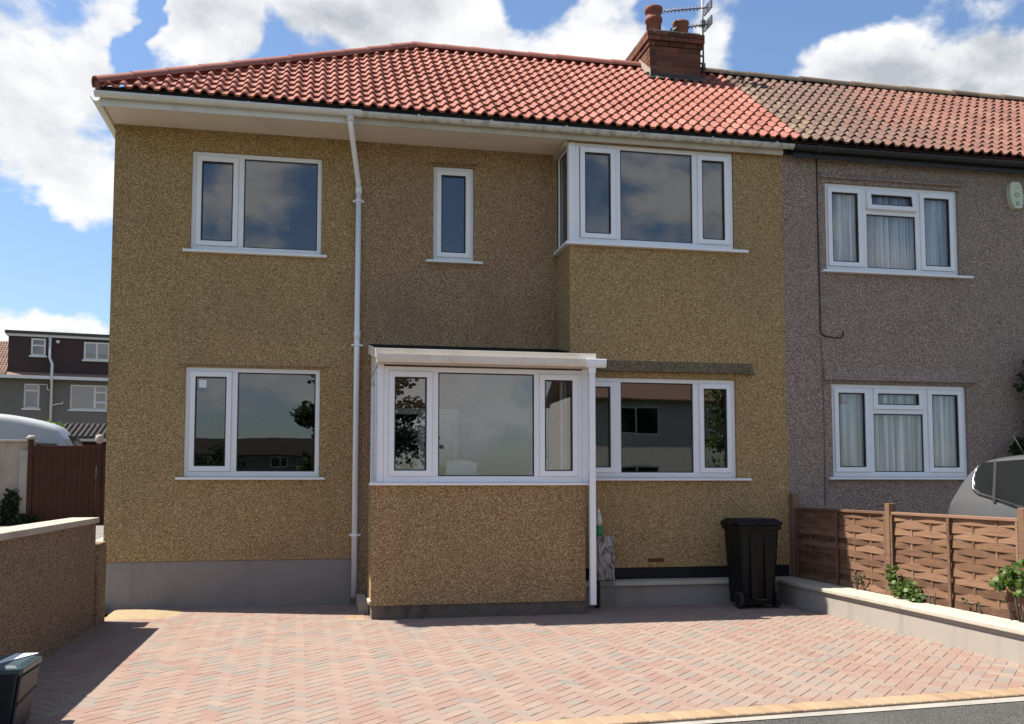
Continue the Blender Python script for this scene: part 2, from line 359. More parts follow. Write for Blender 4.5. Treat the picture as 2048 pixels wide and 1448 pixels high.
# ------------------------------------------------------------------ mesh helpers
class MB:
    def __init__(s): s.v = []; s.f = []; s.sm = []; s.r = []
    def face(s, idx, smooth=False, r=0.0): s.f.append(idx); s.sm.append(smooth); s.r.append(r)
    def quad(s, a, b, c, d, smooth=False, r=0.0):
        i = len(s.v); s.v += [tuple(a), tuple(b), tuple(c), tuple(d)]; s.face((i, i+1, i+2, i+3), smooth, r); return s
    def tri(s, a, b, c, r=0.0):
        i = len(s.v); s.v += [tuple(a), tuple(b), tuple(c)]; s.face((i, i+1, i+2), False, r); return s
    def box(s, x0, x1, y0, y1, z0, z1, r=0.0):
        if x0 > x1: x0, x1 = x1, x0
        if y0 > y1: y0, y1 = y1, y0
        if z0 > z1: z0, z1 = z1, z0
        i = len(s.v)
        s.v += [(x0,y0,z0),(x1,y0,z0),(x1,y1,z0),(x0,y1,z0),(x0,y0,z1),(x1,y0,z1),(x1,y1,z1),(x0,y1,z1)]
        for q in ((0,3,2,1),(4,5,6,7),(0,1,5,4),(1,2,6,5),(2,3,7,6),(3,0,4,7)): s.face(tuple(i+k for k in q), False, r)
        return s
    def prism(s, poly, axis, a0, a1, smooth=False):
        """poly: 2-D outline; axis 'x','y','z' is the extrusion axis"""
        def P(p, a):
            if axis == 'x': return (a, p[0], p[1])
            if axis == 'y': return (p[0], a, p[1])
            return (p[0], p[1], a)
        n = len(poly); i = len(s.v)
        s.v += [P(p, a0) for p in poly] + [P(p, a1) for p in poly]
        for k in range(n):
            s.face((i+k, i+(k+1) % n, i+n+(k+1) % n, i+n+k), smooth)
        j = len(s.v); s.v += [P(p, a0) for p in poly] + [P(p, a1) for p in poly]
        s.face(tuple(j+k for k in range(n))[::-1]); s.face(tuple(j+n+k for k in range(n)))
        return s
    def ring(s, x0, x1, z0, z1, w, y0, y1, wb=None):
        wb = w if wb is None else wb
        o = [(x0,z0),(x1,z0),(x1,z1),(x0,z1)]; n = [(x0+w,z0+wb),(x1-w,z0+wb),(x1-w,z1-w),(x0+w,z1-w)]
        i = len(s.v)
        for yy in (y0, y1):
            s.v += [(p[0],yy,p[1]) for p in o] + [(p[0],yy,p[1]) for p in n]
        for k in range(4):
            l = (k+1) % 4
            s.face((i+k, i+l, i+4+l, i+4+k)); s.face((i+8+k, i+12+k, i+12+l, i+8+l))
            s.face((i+k, i+8+k, i+8+l, i+l)); s.face((i+4+k, i+4+l, i+12+l, i+12+k))
        return s
    def tube(s, pts, rad, seg=10, cap=True, smooth=True):
        pts = [Vector(p) for p in pts]; n = len(pts); rads = rad if isinstance(rad, (list, tuple)) else [rad]*n
        rings = []
        up = None
        for k, p in enumerate(pts):
            t = (pts[min(k+1, n-1)] - pts[max(k-1, 0)]).normalized()
            if up is None:
                up = Vector((0,0,1)) if abs(t.z) < 0.9 else Vector((1,0,0))
            a = t.cross(up).normalized(); b = a.cross(t).normalized(); up = b
            i = len(s.v)
            for q in range(seg):
                an = 2*math.pi*q/seg; w = p + (a*math.cos(an) + b*math.sin(an))*rads[k]; s.v.append(tuple(w))
            rings.append(i)
        for k in range(n-1):
            for q in range(seg):
                l = (q+1) % seg
                s.face((rings[k]+q, rings[k+1]+q, rings[k+1]+l, rings[k]+l), smooth)
        if cap:
            s.face(tuple(rings[0]+q for q in range(seg))); s.face(tuple(rings[-1]+q for q in range(seg))[::-1])
        return s
    def lathe(s, prof, cx, cy, seg=18, smooth=True, axis='z'):
        i = len(s.v)
        for (r, z) in prof:
            for q in range(seg):
                an = 2*math.pi*q/seg
                if axis == 'z': s.v.append((cx + r*math.cos(an), cy + r*math.sin(an), z))
                else: s.v.append((z, cx + r*math.cos(an), cy + r*math.sin(an)))
        for k in range(len(prof)-1):
            for q in range(seg):
                l = (q+1) % seg
                s.face((i+k*seg+q, i+k*seg+l, i+(k+1)*seg+l, i+(k+1)*seg+q), smooth)
        s.face(tuple(i+q for q in range(seg))[::-1]); e = i+(len(prof)-1)*seg
        s.face(tuple(e+q for q in range(seg)))
        return s
    def mesh(s, name):
        me = bpy.data.meshes.new(name); me.from_pydata(s.v, [], s.f)
        me.polygons.foreach_set('use_smooth', s.sm)
        if any(s.r):
            at = me.attributes.new('rnd', 'FLOAT', 'FACE'); at.data.foreach_set('value', s.r)
        me.update(); return me

def obj(name, mb, m, parent=None, mw=None, bevel=0.0, seg=2):
    me = mb.mesh(name) if isinstance(mb, MB) else mb
    if not me.materials and m: me.materials.append(MATS[m])
    o = bpy.data.objects.new(name, me); COL.objects.link(o)
    if mw is not None: o.matrix_world = mw
    if parent is not None:
        o.parent = parent
        if parent.type == 'EMPTY':
            o.matrix_parent_inverse = Matrix.Translation(-parent.location)
    if bevel:
        b = o.modifiers.new('bevel', 'BEVEL'); b.width = bevel; b.segments = seg; b.limit_method = 'ANGLE'; b.angle_limit = R(40)
    return o
def thing(name, label, cat, loc, group=None):
    o = bpy.data.objects.new(name, None); COL.objects.link(o); o.location = loc
    o.empty_display_size = 0.2; o['label'] = label; o['category'] = cat
    if group: o['group'] = group
    return o
def tag(o, label, cat, group=None):
    o['label'] = label; o['category'] = cat
    if group: o['group'] = group
    return o
def struct(o): o['kind'] = 'structure'; return o
def stuff(o): o['kind'] = 'stuff'; return o

def holed(x0, x1, z0, z1, y0, y1, holes):
    """vertical wall slab with rectangular openings (front at y0)"""
    mb = MB()
    xs = sorted({x0, x1, *[h[0] for h in holes], *[h[1] for h in holes]}); zs = sorted({z0, z1, *[h[2] for h in holes], *[h[3] for h in holes]})
    xs = [v for v in xs if x0 <= v <= x1]; zs = [v for v in zs if z0 <= v <= z1]
    def solid(i, k):
        if i < 0 or k < 0 or i >= len(xs)-1 or k >= len(zs)-1: return False
        cx = (xs[i]+xs[i+1])/2; cz = (zs[k]+zs[k+1])/2
        return not any(h[0] < cx < h[1] and h[2] < cz < h[3] for h in holes)
    for i in range(len(xs)-1):
        for k in range(len(zs)-1):
            if not solid(i, k): continue
            a, b, c, d_ = xs[i], xs[i+1], zs[k], zs[k+1]
            mb.quad((a,y0,c),(b,y0,c),(b,y0,d_),(a,y0,d_)); mb.quad((b,y1,c),(a,y1,c),(a,y1,d_),(b,y1,d_))
            if not solid(i-1, k): mb.quad((a,y1,c),(a,y0,c),(a,y0,d_),(a,y1,d_))
            if not solid(i+1, k): mb.quad((b,y0,c),(b,y1,c),(b,y1,d_),(b,y0,d_))
            if not solid(i, k-1): mb.quad((a,y1,c),(b,y1,c),(b,y0,c),(a,y0,c))
            if not solid(i, k+1): mb.quad((a,y0,d_),(b,y0,d_),(b,y1,d_),(a,y1,d_))
    return mb

def window(parent, x0, x1, z0, z1, yf, cells, mulls=(), sill=None, mw=None, label=None, glassm='glass', fw=0.055, framem='upvc', transoms=(), bw=0.07):
    """cells: (xa, xb, za, zb, 'f'|'s'|'v') glazed cells; frame front plane at yf"""
    fr = MB().ring(x0, x1, z0, z1, fw, yf, yf+0.07, bw)
    for (a, b) in mulls: fr.box(a, b, yf+0.002, yf+0.068, z0+bw, z1-fw)
    for (a, b, c, e) in transoms: fr.box(a, b, yf+0.003, yf+0.067, c, e)
    w = obj('window', fr, framem, parent, mw, bevel=0.006)
    if label: w['label'] = label
    for (a, b, c, e, k) in cells:
        if k == 'f':
            gk = MB().ring(a, b, c, e, 0.013, yf+0.018, yf+0.036); obj('gasket', gk, 'gasket', w)
            pn = MB().box(a+0.002, b-0.002, yf+0.024, yf+0.044, c+0.002, e-0.002); obj('pane', pn, glassm, w)
        else:
            sw = 0.062; yy = yf-0.018
            tm = None
            if k == 'v':
                tm = Matrix.Translation((0, yy, e)) @ Matrix.Rotation(R(-9), 4, 'X') @ Matrix.Translation((0, -yy, -e))
            s_ = MB().ring(a-0.012, b+0.012, c-0.012, e+0.012, sw, yy, yf+0.040)
            so_ = obj('sash', s_, framem, w, tm, bevel=0.006)
            gk = MB().ring(a+sw-0.014, b-sw+0.014, c+sw-0.014, e-sw+0.014, 0.016, yy+0.012, yf+0.03); obj('gasket', gk, 'gasket', w, tm)
            pn = MB().box(a+sw-0.012, b-sw+0.012, yf+0.014, yf+0.034, c+sw-0.012, e-sw+0.012); obj('pane', pn, glassm, w, tm)
    if sill:
        sx0, sx1, sy = sill
        sl_ = MB().box(sx0, sx1, sy, yf+0.05, z0-0.032, z0-0.002)
        obj('sill', sl_, framem, w, bevel=0.006)
    return w

def halfround(mb, p0, p1, rad, thick=0.006, seg=9):
    """open half-round channel from p0 to p1 (along X)"""
    def prof(r): return [(-r*math.cos(math.pi*k/seg), -r*math.sin(math.pi*k/seg)) for k in range(seg+1)]
    poly = prof(rad) + prof(rad-thick)[::-1]
    (xa, ya, za), (xb, yb, zb) = p0, p1
    n = len(poly); i = len(mb.v)
    mb.v += [(xa, ya+p[0], za+p[1]) for p in poly] + [(xb, yb+p[0], zb+p[1]) for p in poly]
    for k in range(n): mb.face((i+k, i+(k+1) % n, i+n+(k+1) % n, i+n+k), True)
    return mb

# ================================================================== GROUND
mb = MB().quad((-400,-400,-0.14),(400,-400,-0.14),(400,700,-0.14),(-400,700,-0.14))
struct(obj('ground', mb, 'grass'))
mb = MB().quad((-120,-15.4,-0.10),(120,-15.4,-0.10),(120,-8.6,-0.10),(-120,-8.6,-0.10))
struct(obj('road', mb, 'asphalt'))
def edge_y(X): return -6.20 + (X - 3.59) * 0.072      # inner line of the front edging
mb = MB()
mb.v += [(-40,-8.45,-0.03),(60,-8.45,-0.03),(60,edge_y(9.5)-.25,-0.03),(8.6,edge_y(8.6)-.25,-0.03),(0.2,edge_y(.2)-.25,-0.03),(-40,edge_y(.2)-.25,-0.03)]
mb.face((0,1,2,3,4,5)); mb.box(-40,60,-8.6,-8.45,-0.12,-0.026)
struct(obj('pavement', mb, 'asphalt'))
mb = MB().box(-40,60,-15.55,-15.4,-0.12,0.02); mb.quad((-120,-18,0.0),(120,-18,0.0),(120,-15.55,0.0),(-120,-15.55,0.0))
struct(obj('far_pavement', mb, 'asphalt'))
# neighbour's raised forecourt and the made-up ground behind
mb = MB().box(8.56, 16.0, -6.0, -0.6, -0.1, 0.24)
struct(obj('forecourt', mb, 'concrete_dark'))
mb = MB(); mb.quad((-1.6,-1.3,0.0),(0.0,-1.3,0.0),(0.0,9.0,0.50),(-1.6,9.0,0.50))
struct(obj('side_path', mb, 'concrete'))
mb = MB(); mb.quad((-14,9.0,0.505),(1,9.0,0.505),(1,60,0.56),(-14,60,0.56))
mb.quad((-14,-1.3,0.0),(-1.6,-1.3,0.0),(-1.6,9.0,0.505),(-14,9.0,0.505))
struct(obj('rear_ground', mb, 'concrete_dark'))

# driveway: sand bed + herringbone blocks
mb = MB(); b0 = -0.0045
mb.v += [(0.2,edge_y(.2),b0),(8.2,edge_y(8.2),b0),(8.2,0.05,b0),(0.2,0.05,b0)]; mb.face((0,1,2,3))
drive = struct(obj('driveway', mb, 'sand_bed'))
L2, W2, BV, BH = 0.0982, 0.0482, 0.0035, 0.05
def block_mesh(mb, M, r):
    i = len(mb.v)
    for (hx, hy, zz) in ((L2, W2, -BH), (L2, W2, -BV), (L2-BV, W2-BV, 0.0)):
        for sx, sy in ((-1,-1),(1,-1),(1,1),(-1,1)):
            mb.v.append(tuple(M @ Vector((sx*hx, sy*hy, zz))))
    for lv in (0, 4):
        for k in range(4):
            l = (k+1) % 4; mb.face((i+lv+k, i+lv+l, i+lv+4+l, i+lv+4+k), False, r)
    mb.face((i+8, i+9, i+10, i+11), False, r)
blocks = []
c45 = math.cos(R(45)); rot = R(46.0); cr, sr = math.cos(rot), math.sin(rot); U = 0.1
for i in range(-110, 120):
    for j in range(-110, 120):
        k = (i - j) % 4
        if k == 0: cu, cv, a = (i+1.0)*U, (j+0.5)*U, 0.0
        elif k == 3: cu, cv, a = (i+0.5)*U, (j+1.0)*U, R(90)
        else: continue
        X = 3.0 + cu*cr - cv*sr; Y = -3.0 + cu*sr + cv*cr
        if not (0.15 < X < 8.25 and edge_y(X)-0.02 < Y < 0.0): continue
        if X > 3.12 and X < 5.45 and Y > -1.38: continue
        if X > 5.4 and Y > -0.82: continue
        if X < 0.95 and Y > -0.55 - 0.35*random.random(): continue
        blocks.append((X, Y, a + rot))
camp = Vector(cam.location)
blocks.sort(key=lambda t: (Vector((t[0], t[1], 0))-camp).length + (3 if t[0] < 1.2 + (-t[1]-5)*0.1 else 0))
proto = MB(); block_mesh(proto, Matrix(), 0.0); pm = proto.mesh('brick'); pm.materials.append(MATS['paver'])
rest = MB()
for q, (X, Y, a) in enumerate(blocks):
    M = Matrix.Translation((X, Y, (random.uniform(-0.0016, 0.0010) - (0.0012 if random.random() < 0.06 else 0)))) @ Matrix.Rotation(a + random.uniform(-.008, .008), 4, 'Z') @ Matrix.Rotation(random.uniform(-.008,.008), 4, 'X') @ Matrix.Rotation(random.uniform(-.005,.005), 4, 'Y')
    if q < 300:
        o = bpy.data.objects.new('brick', pm); COL.objects.link(o); o.parent = drive; o.matrix_basis = M
    else: block_mesh(rest, M, random.uniform(0.001, 1))
stuff(obj('paving_bricks', rest, 'paver', drive))
# front edging course
def edge_block(L, Wd):
    m_ = MB(); i = 0
    for (hx, hy, zz) in ((Wd, L, -0.06), (Wd, L, -0.006), (Wd-.006, L-.006, 0.0)):
        for sx, sy in ((-1,-1),(1,-1),(1,1),(-1,1)): m_.v.append((sx*hx, sy*hy, zz))
    for lv in (0, 4):
        for k in range(4):
            l = (k+1) % 4; m_.face((lv+k, lv+l, lv+4+l, lv+4+k))
    m_.face((8, 9, 10, 11)); me = m_.mesh('edging_brick'); me.materials.append(MATS['edging']); return me
em = edge_block(0.0985, 0.0485)
X = 0.3; sl_ang = math.atan(0.072)
while X < 8.25:
    o = bpy.data.objects.new('edging_brick', em); COL.objects.link(o); o.parent = drive
    o.location = (X, edge_y(X)-0.10, 0.005 + random.uniform(-.001,.001)); o.rotation_euler = (0, 0, sl_ang + random.uniform(-.006,.006)); X += 0.0995
# a few buff blocks at the porch foot and a concrete haunch in front of the edging
for q, (X, Y) in enumerate([(2.86,-1.36),(2.96,-1.36),(2.86,-1.16),(2.96,-1.16)]):
    o = bpy.data.objects.new('edging_brick', em); COL.objects.link(o); o.parent = drive; o.location = (X, Y, 0.006)
mb = MB(); mb.v += [(0.2,edge_y(.2)-.215,-0.025),(8.6,edge_y(8.6)-.27,-0.025),(8.6,edge_y(8.6)-.195,-0.008),(0.2,edge_y(.2)-.195,-0.008)]; mb.face((0,1,2,3))
obj('haunch', mb, 'concrete', drive)
# loose sand at the corner of the house
mb = MB(); nx, ny = 26, 18; i0 = 0
for j in range(ny+1):
    for i in range(nx+1):
        X = 0.20 + 1.05*i/nx; Y = -1.05 + 1.04*j/ny
        u = max(0, 1-((X-0.33)/0.75)**2); v = max(0, 1-((Y+0.42)/0.55)**2)
        mb.v.append((X, Y, -0.014 + 0.042*u*v + random.uniform(-.004,.004)*(u*v)))
for j in range(ny):
    for i in range(nx):
        a = j*(nx+1)+i; mb.face((a, a+1, a+nx+2, a+nx+1), True)
stuff(tag(obj('sand', mb, 'sand'), 'loose yellow sand spilled at the left corner of the tan house', 'sand'))

# ================================================================== MAIN HOUSE
house = thing('house', 'tan pebbledashed end of terrace house with new red tiled hipped roof', 'house', (4.2, 0, 0))
BAYX, PARTY, BAYY = 5.55, 8.475, -0.6
RW = 0.025
w1 = (0.90, 2.48, 4.35, 5.60); w2 = (0.88, 2.49, 1.565, 2.91); wn = (3.90, 4.43, 4.36, 5.61)
door_hole = (3.30, 4.25, -0.05, 2.45)
wb = (BAYX, 7.78, 4.525, 5.835); w4 = (5.70, 7.77, 1.555, 2.825)
obj('wall', holed(0.0, 2.9, 0.56, 5.86, 0.0, 0.25, [w1, w2]), 'roughcast_new', house)['label'] = 'yellow tan pebbledash wall of the left extension'
obj('wall', holed(2.9, BAYX, -0.05, 5.86, RW, 0.25, [wn, door_hole]), 'roughcast_old', house)['label'] = 'older browner pebbledash wall above the porch'
obj('wall', holed(BAYX, PARTY, 0.44, 5.86, BAYY, BAYY+0.25, [wb, w4]), 'roughcast_bay', house)
mb = MB().box(BAYX, BAYX+0.25, BAYY+0.25, RW, -0.05, 4.525); obj('wall', mb, 'roughcast_bay', house)
mb = MB().box(0.0, 0.25, 0.25, 4.5, 0.3, 5.86).box(0.25, PARTY, 4.25, 4.5, -0.05, 5.86).box(PARTY-0.25, PARTY, BAYY+0.25, 4.25, -0.05, 5.86)
obj('wall', mb, 'roughcast_new', house)
mb = MB().box(0.008, 2.895, 0.012, 0.25, -0.05, 0.556).box(0.012, 0.25, 0.25, 4.5, -0.05, 0.3)
obj('plinth', mb, 'render_grey', house)['label'] = 'smooth grey rendered plinth'
mb = MB().box(BAYX+0.01, PARTY, BAYY+0.012, BAYY+0.25, -0.05, 0.437); obj('damp_course', mb, 'bitumen', house)
# dark rooms behind the glass
mb = MB()
mb.box(0.25, BAYX+0.25, 0.25, 4.25, 0.2, 0.5).box(BAYX+0.25, PARTY-0.25, BAYY+0.25, 4.25, 0.2, 0.501)
mb.box(0.25, BAYX+0.25, 0.25, 4.25, 3.05, 3.3).box(BAYX+0.25, PARTY-0.25, BAYY+0.25, 4.25, 3.05, 3.301)
mb.box(0.25, BAYX+0.25, 0.25, 4.25, 5.82, 5.861).box(BAYX+0.25, PARTY-0.25, BAYY+0.25, 4.25, 5.82, 5.8615)
mb.box(2.75, 2.88, 0.26, 4.25, 0.5, 3.05).box(5.0, 5.12, 0.26, 4.25, 0.5, 3.05).box(2.75, 2.88, 0.26, 4.25, 3.3, 5.82).box(5.0, 5.12, 0.26, 4.25, 3.3, 5.82)
obj('room_shell', mb, 'plaster_inside', house)
# windows
yf = 0.045
W1 = window(house, *w1, yf, [(0.955+0.012, 1.455-0.012, 4.42+.012, 5.545-.012, 's'), (1.525, 2.425, 4.42, 5.545, 'f')], mulls=[(1.455, 1.525)], sill=(0.82, 2.55, -0.06), label='upper window of the left extension, white frame in two lights')
W2 = window(house, *w2, yf, [(0.935+.012, 1.425-.012, 1.635+.012, 2.855-.012, 's'), (1.495, 2.435, 1.635, 2.855, 'f')], mulls=[(1.425, 1.495)], sill=(0.80, 2.56, -0.06), label='ground floor window of the left extension, small white sticker on its glass')
mb = MB().box(1.035, 1.125, yf-0.022+0.034, yf-0.022+0.0355, 2.66, 2.755); obj('sticker', mb, 'sticker', W2)
window(house, *wn, RW+0.04, [(3.955, 4.375, 4.43, 5.555, 's')], sill=(3.80, 4.54, -0.045), label='narrow white landing window')
yb = BAYY+0.02
WB = window(house, BAYX+0.085, 7.775, 4.53, 5.83, yb, [(5.70+.012, 6.165-.012, 4.60+.012, 5.775-.012, 's'), (6.235, 7.215, 4.60, 5.775, 'f'), (7.285+.012, 7.72-.012, 4.60+.012, 5.775-.012, 's')], mulls=[(6.165, 6.235), (7.215, 7.285)], label='wide white upstairs bay window')
mb = MB().box(BAYX-0.005, BAYX+0.084, BAYY+0.006, BAYY+0.095, 4.53, 5.832); obj('corner_post', mb, 'upvc', WB, bevel=0.008)
mb = MB().prism([(BAYX-0.06, BAYY-0.07), (7.95, BAYY-0.07), (7.95, BAYY+0.06), (BAYX+0.09, BAYY+0.06), (BAYX+0.09, RW-0.003), (BAYX-0.06, RW-0.003)], 'z', 4.495, 4.527)
obj('sill', mb, 'upvc', WB, bevel=0.005)
MS = Matrix.Translation((BAYX+0.01, 0, 0)) @ Matrix.Rotation(R(-90), 4, 'Z')     # local x -> -Y, local -y -> -X
window(house, -RW+0.002, -BAYY-0.097, 4.53, 5.83, 0.0, [(-RW+0.05, -BAYY-0.145, 4.60, 5.775, 'f')], mw=MS, label='narrow return light on the side of the bay')
window(house, *w4, BAYY+0.04, [(5.755+.012, 6.145-.012, 1.625+.012, 2.77-.012, 's'), (6.225, 7.195, 1.625, 2.77, 'f'), (7.275+.012, 7.715-.012, 1.625+.012, 2.77-.012, 's')], mulls=[(6.145, 6.225), (7.195, 7.275)], sill=(5.6, 7.95, BAYY-0.06), label='wide white ground floor window beside the porch')
# lintels, vent brick
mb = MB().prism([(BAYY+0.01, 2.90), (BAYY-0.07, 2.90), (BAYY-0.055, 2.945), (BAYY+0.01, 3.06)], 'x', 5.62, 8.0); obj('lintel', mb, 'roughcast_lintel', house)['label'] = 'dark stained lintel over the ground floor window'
mb = MB().prism([(0.01, 2.935), (-0.03, 2.935), (0.01, 2.985)], 'x', 0.80, 2.60); obj('lintel', mb, 'roughcast_new', house)
mb = MB().prism([(RW+.01, 5.63), (RW-0.03, 5.63), (RW+.01, 5.67)], 'x', 3.87, 4.47); obj('lintel', mb, 'roughcast_old', house)
mb = MB().box(6.55, 6.76, BAYY-0.006, BAYY+.01, 0.505, 0.55)
for k in range(5): mb.box(6.565+k*.038, 6.59+k*.038, BAYY-0.012, BAYY-.004, 0.513, 0.542)
obj('air_brick', mb, 'chimney_brick', house)
# eaves
EY, EZ, RY, RZ, HX0, HX1 = -0.80, 5.985, 1.76, 7.93, -0.04, 3.80
mb = MB().box(-0.02, PARTY, -0.66, 0.25, 5.862, 5.878); obj('soffit', mb, 'soffit_paint', house)
mb = MB().box(-0.02, 2.86, -0.684, -0.661, 5.825, 5.985).box(-0.042, -0.021, -0.684, 4.6, 5.825, 5.985)
obj('fascia', mb, 'gutter_white', house)
mb = MB().box(2.862, PARTY-0.02, -0.682, -0.661, 5.825, 5.985); obj('fascia', mb, 'fascia_white', house)
mb = MB().box(BAYX-0.06, BAYX-0.006, BAYY+0.02, RW-.003, 5.79, 5.861); obj('head_trim', mb, 'fascia_white', house)
gy, gz, gr = -0.745, 5.955, 0.058
mb = halfround(MB(), (-0.075, gy, gz), (2.72, gy, gz-0.006), gr); mb.prism([(gy-gr*math.cos(math.pi*k/9), gz-gr*math.sin(math.pi*k/9)) for k in range(10)], 'x', -0.085, -0.075)
gut = obj('gutter', mb, 'gutter_white', house); gut['label'] = 'clean white gutter over the extension'
mb = MB()   # return gutter along the left eaves
i = 0; prof = [(-gr*math.cos(math.pi*k/9), -gr*math.sin(math.pi*k/9)) for k in range(10)]; prof += [((gr-.006)*math.cos(math.pi*k/9), -(gr-.006)*math.sin(math.pi*k/9)) for k in range(10)]
mb.v += [(-0.105+p[0], -0.60, gz+p[1]) for p in prof] + [(-0.105+p[0], 4.5, gz+p[1]) for p in prof]
for k in range(20): mb.face((k, (k+1) % 20, 20+(k+1) % 20, 20+k), True)
obj('gutter', mb, 'gutter_white', house)
mb = halfround(MB(), (2.71, gy, gz), (2.93, gy, gz), gr+0.007)
mb.tube([(2.80, gy, gz-0.05), (2.80, gy, gz-0.13)], 0.043, 12); obj('gutter_outlet', mb, 'gutter_white', house)
mb = halfround(MB(), (2.92, gy+.002, gz-0.008), (8.56, gy+.002, gz-0.012), gr-0.002)
mb.prism([(gy-gr*math.cos(math.pi*k/9), gz-.012-gr*math.sin(math.pi*k/9)) for k in range(10)], 'x', 8.56, 8.57)
g2 = obj('gutter', mb, 'gutter_mossy', house); g2['label'] = 'mossy old white gutter along the main roof'
for X in (3.6, 4.5, 5.45, 6.4, 7.4, 8.3, 0.6, 1.6):
    mb = halfround(MB(), (X, gy, gz), (X+0.03, gy, gz), gr+0.006, 0.007); obj('gutter_bracket', mb, 'gutter_mossy' if X > 2 else 'gutter_white', house)
# downpipe with swan neck
pp = [(2.80, gy, 5.85), (2.80, gy+.005, 5.80), (2.815, gy+.06, 5.74), (2.905, -0.16, 5.40), (2.93, -0.065, 5.30), (2.935, -0.058, 5.18)]
mb = MB().tube(pp, 0.033, 12); mb.tube([(2.935, -0.058, 5.20), (2.93, -0.058, 0.09)], 0.035, 14)
dp = obj('downpipe', mb, 'upvc', house)
for zz in (5.20, 3.35): obj('socket', MB().tube([(2.935, -0.058, zz+.05), (2.935, -0.058, zz-.05)], 0.042, 14), 'upvc', dp)
for zz in (5.06, 3.22, 0.85):
    mb = MB().tube([(2.935, -0.058, zz+.014), (2.935, -0.058, zz-.014)], 0.045, 12).box(2.865, 3.005, -0.045, -0.002, zz-.013, zz+.013); obj('pipe_clip', mb, 'upvc', dp, bevel=.003)

# roofs --------------------------------------------------------------
SL = Vector((0, RY-EY, RZ-EZ)); SLEN = SL.length; UD = SL.normalized(); ND = Vector((0, -UD.z, UD.y))
mb = MB()
lo = ND*-0.03
def rp(X, v): return Vector((X, EY, EZ)) + UD*v + lo
mb.quad(rp(HX0, 0.02), rp(PARTY, 0.02), rp(PARTY, SLEN), rp(HX1, SLEN))
BYE = 2*RY-EY
mb.quad(Vector((PARTY, BYE, EZ)), Vector((HX0, BYE, EZ)), rp(HX1, SLEN), rp(PARTY, SLEN))
mb.tri(Vector((HX0, BYE, EZ)), Vector((HX0, EY, EZ))+lo, rp(HX1, SLEN))
roof = obj('roof', mb, 'tile_new', house)
NC = 14; GA = (SLEN-0.03)/NC; TW = 0.30; TL = GA+0.075
def tile_profile():
    pts = []
    for k in range(2):
        x0 = k*0.15
        pts += [(x0, 0.0), (x0+0.052, 0.0), (x0+0.066, 0.015), (x0+0.082, 0.036), (x0+0.102, 0.045), (x0+0.122, 0.036), (x0+0.138, 0.015)]
    pts += [(0.30, 0.0), (0.308, -0.002)]
    return pts
TP = tile_profile(); RAISE = 0.037
def tile_mesh():
    m_ = MB(); n = len(TP)
    m_.v += [(p[0], 0.0, p[1]+RAISE) for p in TP] + [(p[0], TL, p[1]) for p in TP]
    for k in range(n-1): m_.face((k, k+1, n+k+1, n+k), True)
    j = len(m_.v); m_.v += [(p[0], 0.0, p[1]+RAISE) for p in TP] + [(p[0], 0.004, p[1]+RAISE-0.027) for p in TP]
    for k in range(n-1): m_.face((j+n+k, j+n+k+1, j+k+1, j+k))
    return m_
TMB = tile_mesh()
def lay_tiles(parent, x_start, x_end, mname, stuffname, hip=None, jitter=0.0, skip=None):
    me = TMB.mesh('tile'); me.materials.append(MATS[mname])
    B = Matrix(((1, 0, 0, 0), (0, UD.y, ND.y, EY), (0, UD.z, ND.z, EZ), (0, 0, 0, 1)))
    spots = []
    ncol = int(math.ceil((x_end-x_start)/TW - 1e-6))
    for j in range(NC):
        v = j*GA
        for i in range(ncol):
            X = x_start + i*TW
            if hip:
                lx0 = hip[0] + (hip[1]-hip[0])*(v-0.05)/SLEN; lx1 = hip[0] + (hip[1]-hip[0])*(v+TL)/SLEN
                if X+TW < lx0: continue
                cut = X < lx1
            else: cut = False
            spots.append((v, X, cut))
    spots.sort()
    restv = MB(); cnt = 0
    for (v, X, cut) in spots:
        M = B @ Matrix.Translation((X + random.uniform(-.002, .002), v + random.uniform(-jitter, jitter), random.uniform(0, jitter*0.6))) @ Matrix.Rotation(random.uniform(-jitter, jitter)*0.8, 4, 'Z') @ Matrix.Rotation(random.uniform(-jitter, jitter)*0.8, 4, 'Y')
        if cut:
            bm = bmesh.new(); bm.from_mesh(me); bm.transform(M)
            p0 = Vector((hip[0], EY, EZ)); p1 = p0 + Vector((hip[1]-hip[0], 0, 0)) + SL
            no = (p1-p0).cross(ND).normalized()
            if no.x < 0: no = -no
            bmesh.ops.bisect_plane(bm, geom=bm.verts[:]+bm.edges[:]+bm.faces[:], plane_co=p0+no*0.02, plane_no=no, clear_inner=True)
            if not bm.faces: bm.free(); continue
            m2 = bpy.data.meshes.new('tile'); bm.to_mesh(m2); bm.free(); m2.materials.clear(); m2.materials.append(MATS[mname])
            o = bpy.data.objects.new('tile', m2); COL.objects.link(o); o.parent = parent; cnt += 1; continue
        if cnt < 298:
            o = bpy.data.objects.new('tile', me); COL.objects.link(o); o.parent = parent; o.matrix_basis = M; cnt += 1
        else:
            k = len(restv.v); r = random.uniform(.001, 1)
            restv.v += [tuple(M @ Vector(p)) for p in TMB.v]
            for f, sm in zip(TMB.f, TMB.sm): restv.face(tuple(k+q for q in f), sm, r)
    if restv.v: stuff(obj(stuffname, restv, mname, parent))
lay_tiles(roof, HX0+0.01, PARTY-0.02, 'tile_new', 'upper_tiles', hip=(HX0, HX1), jitter=0.003)
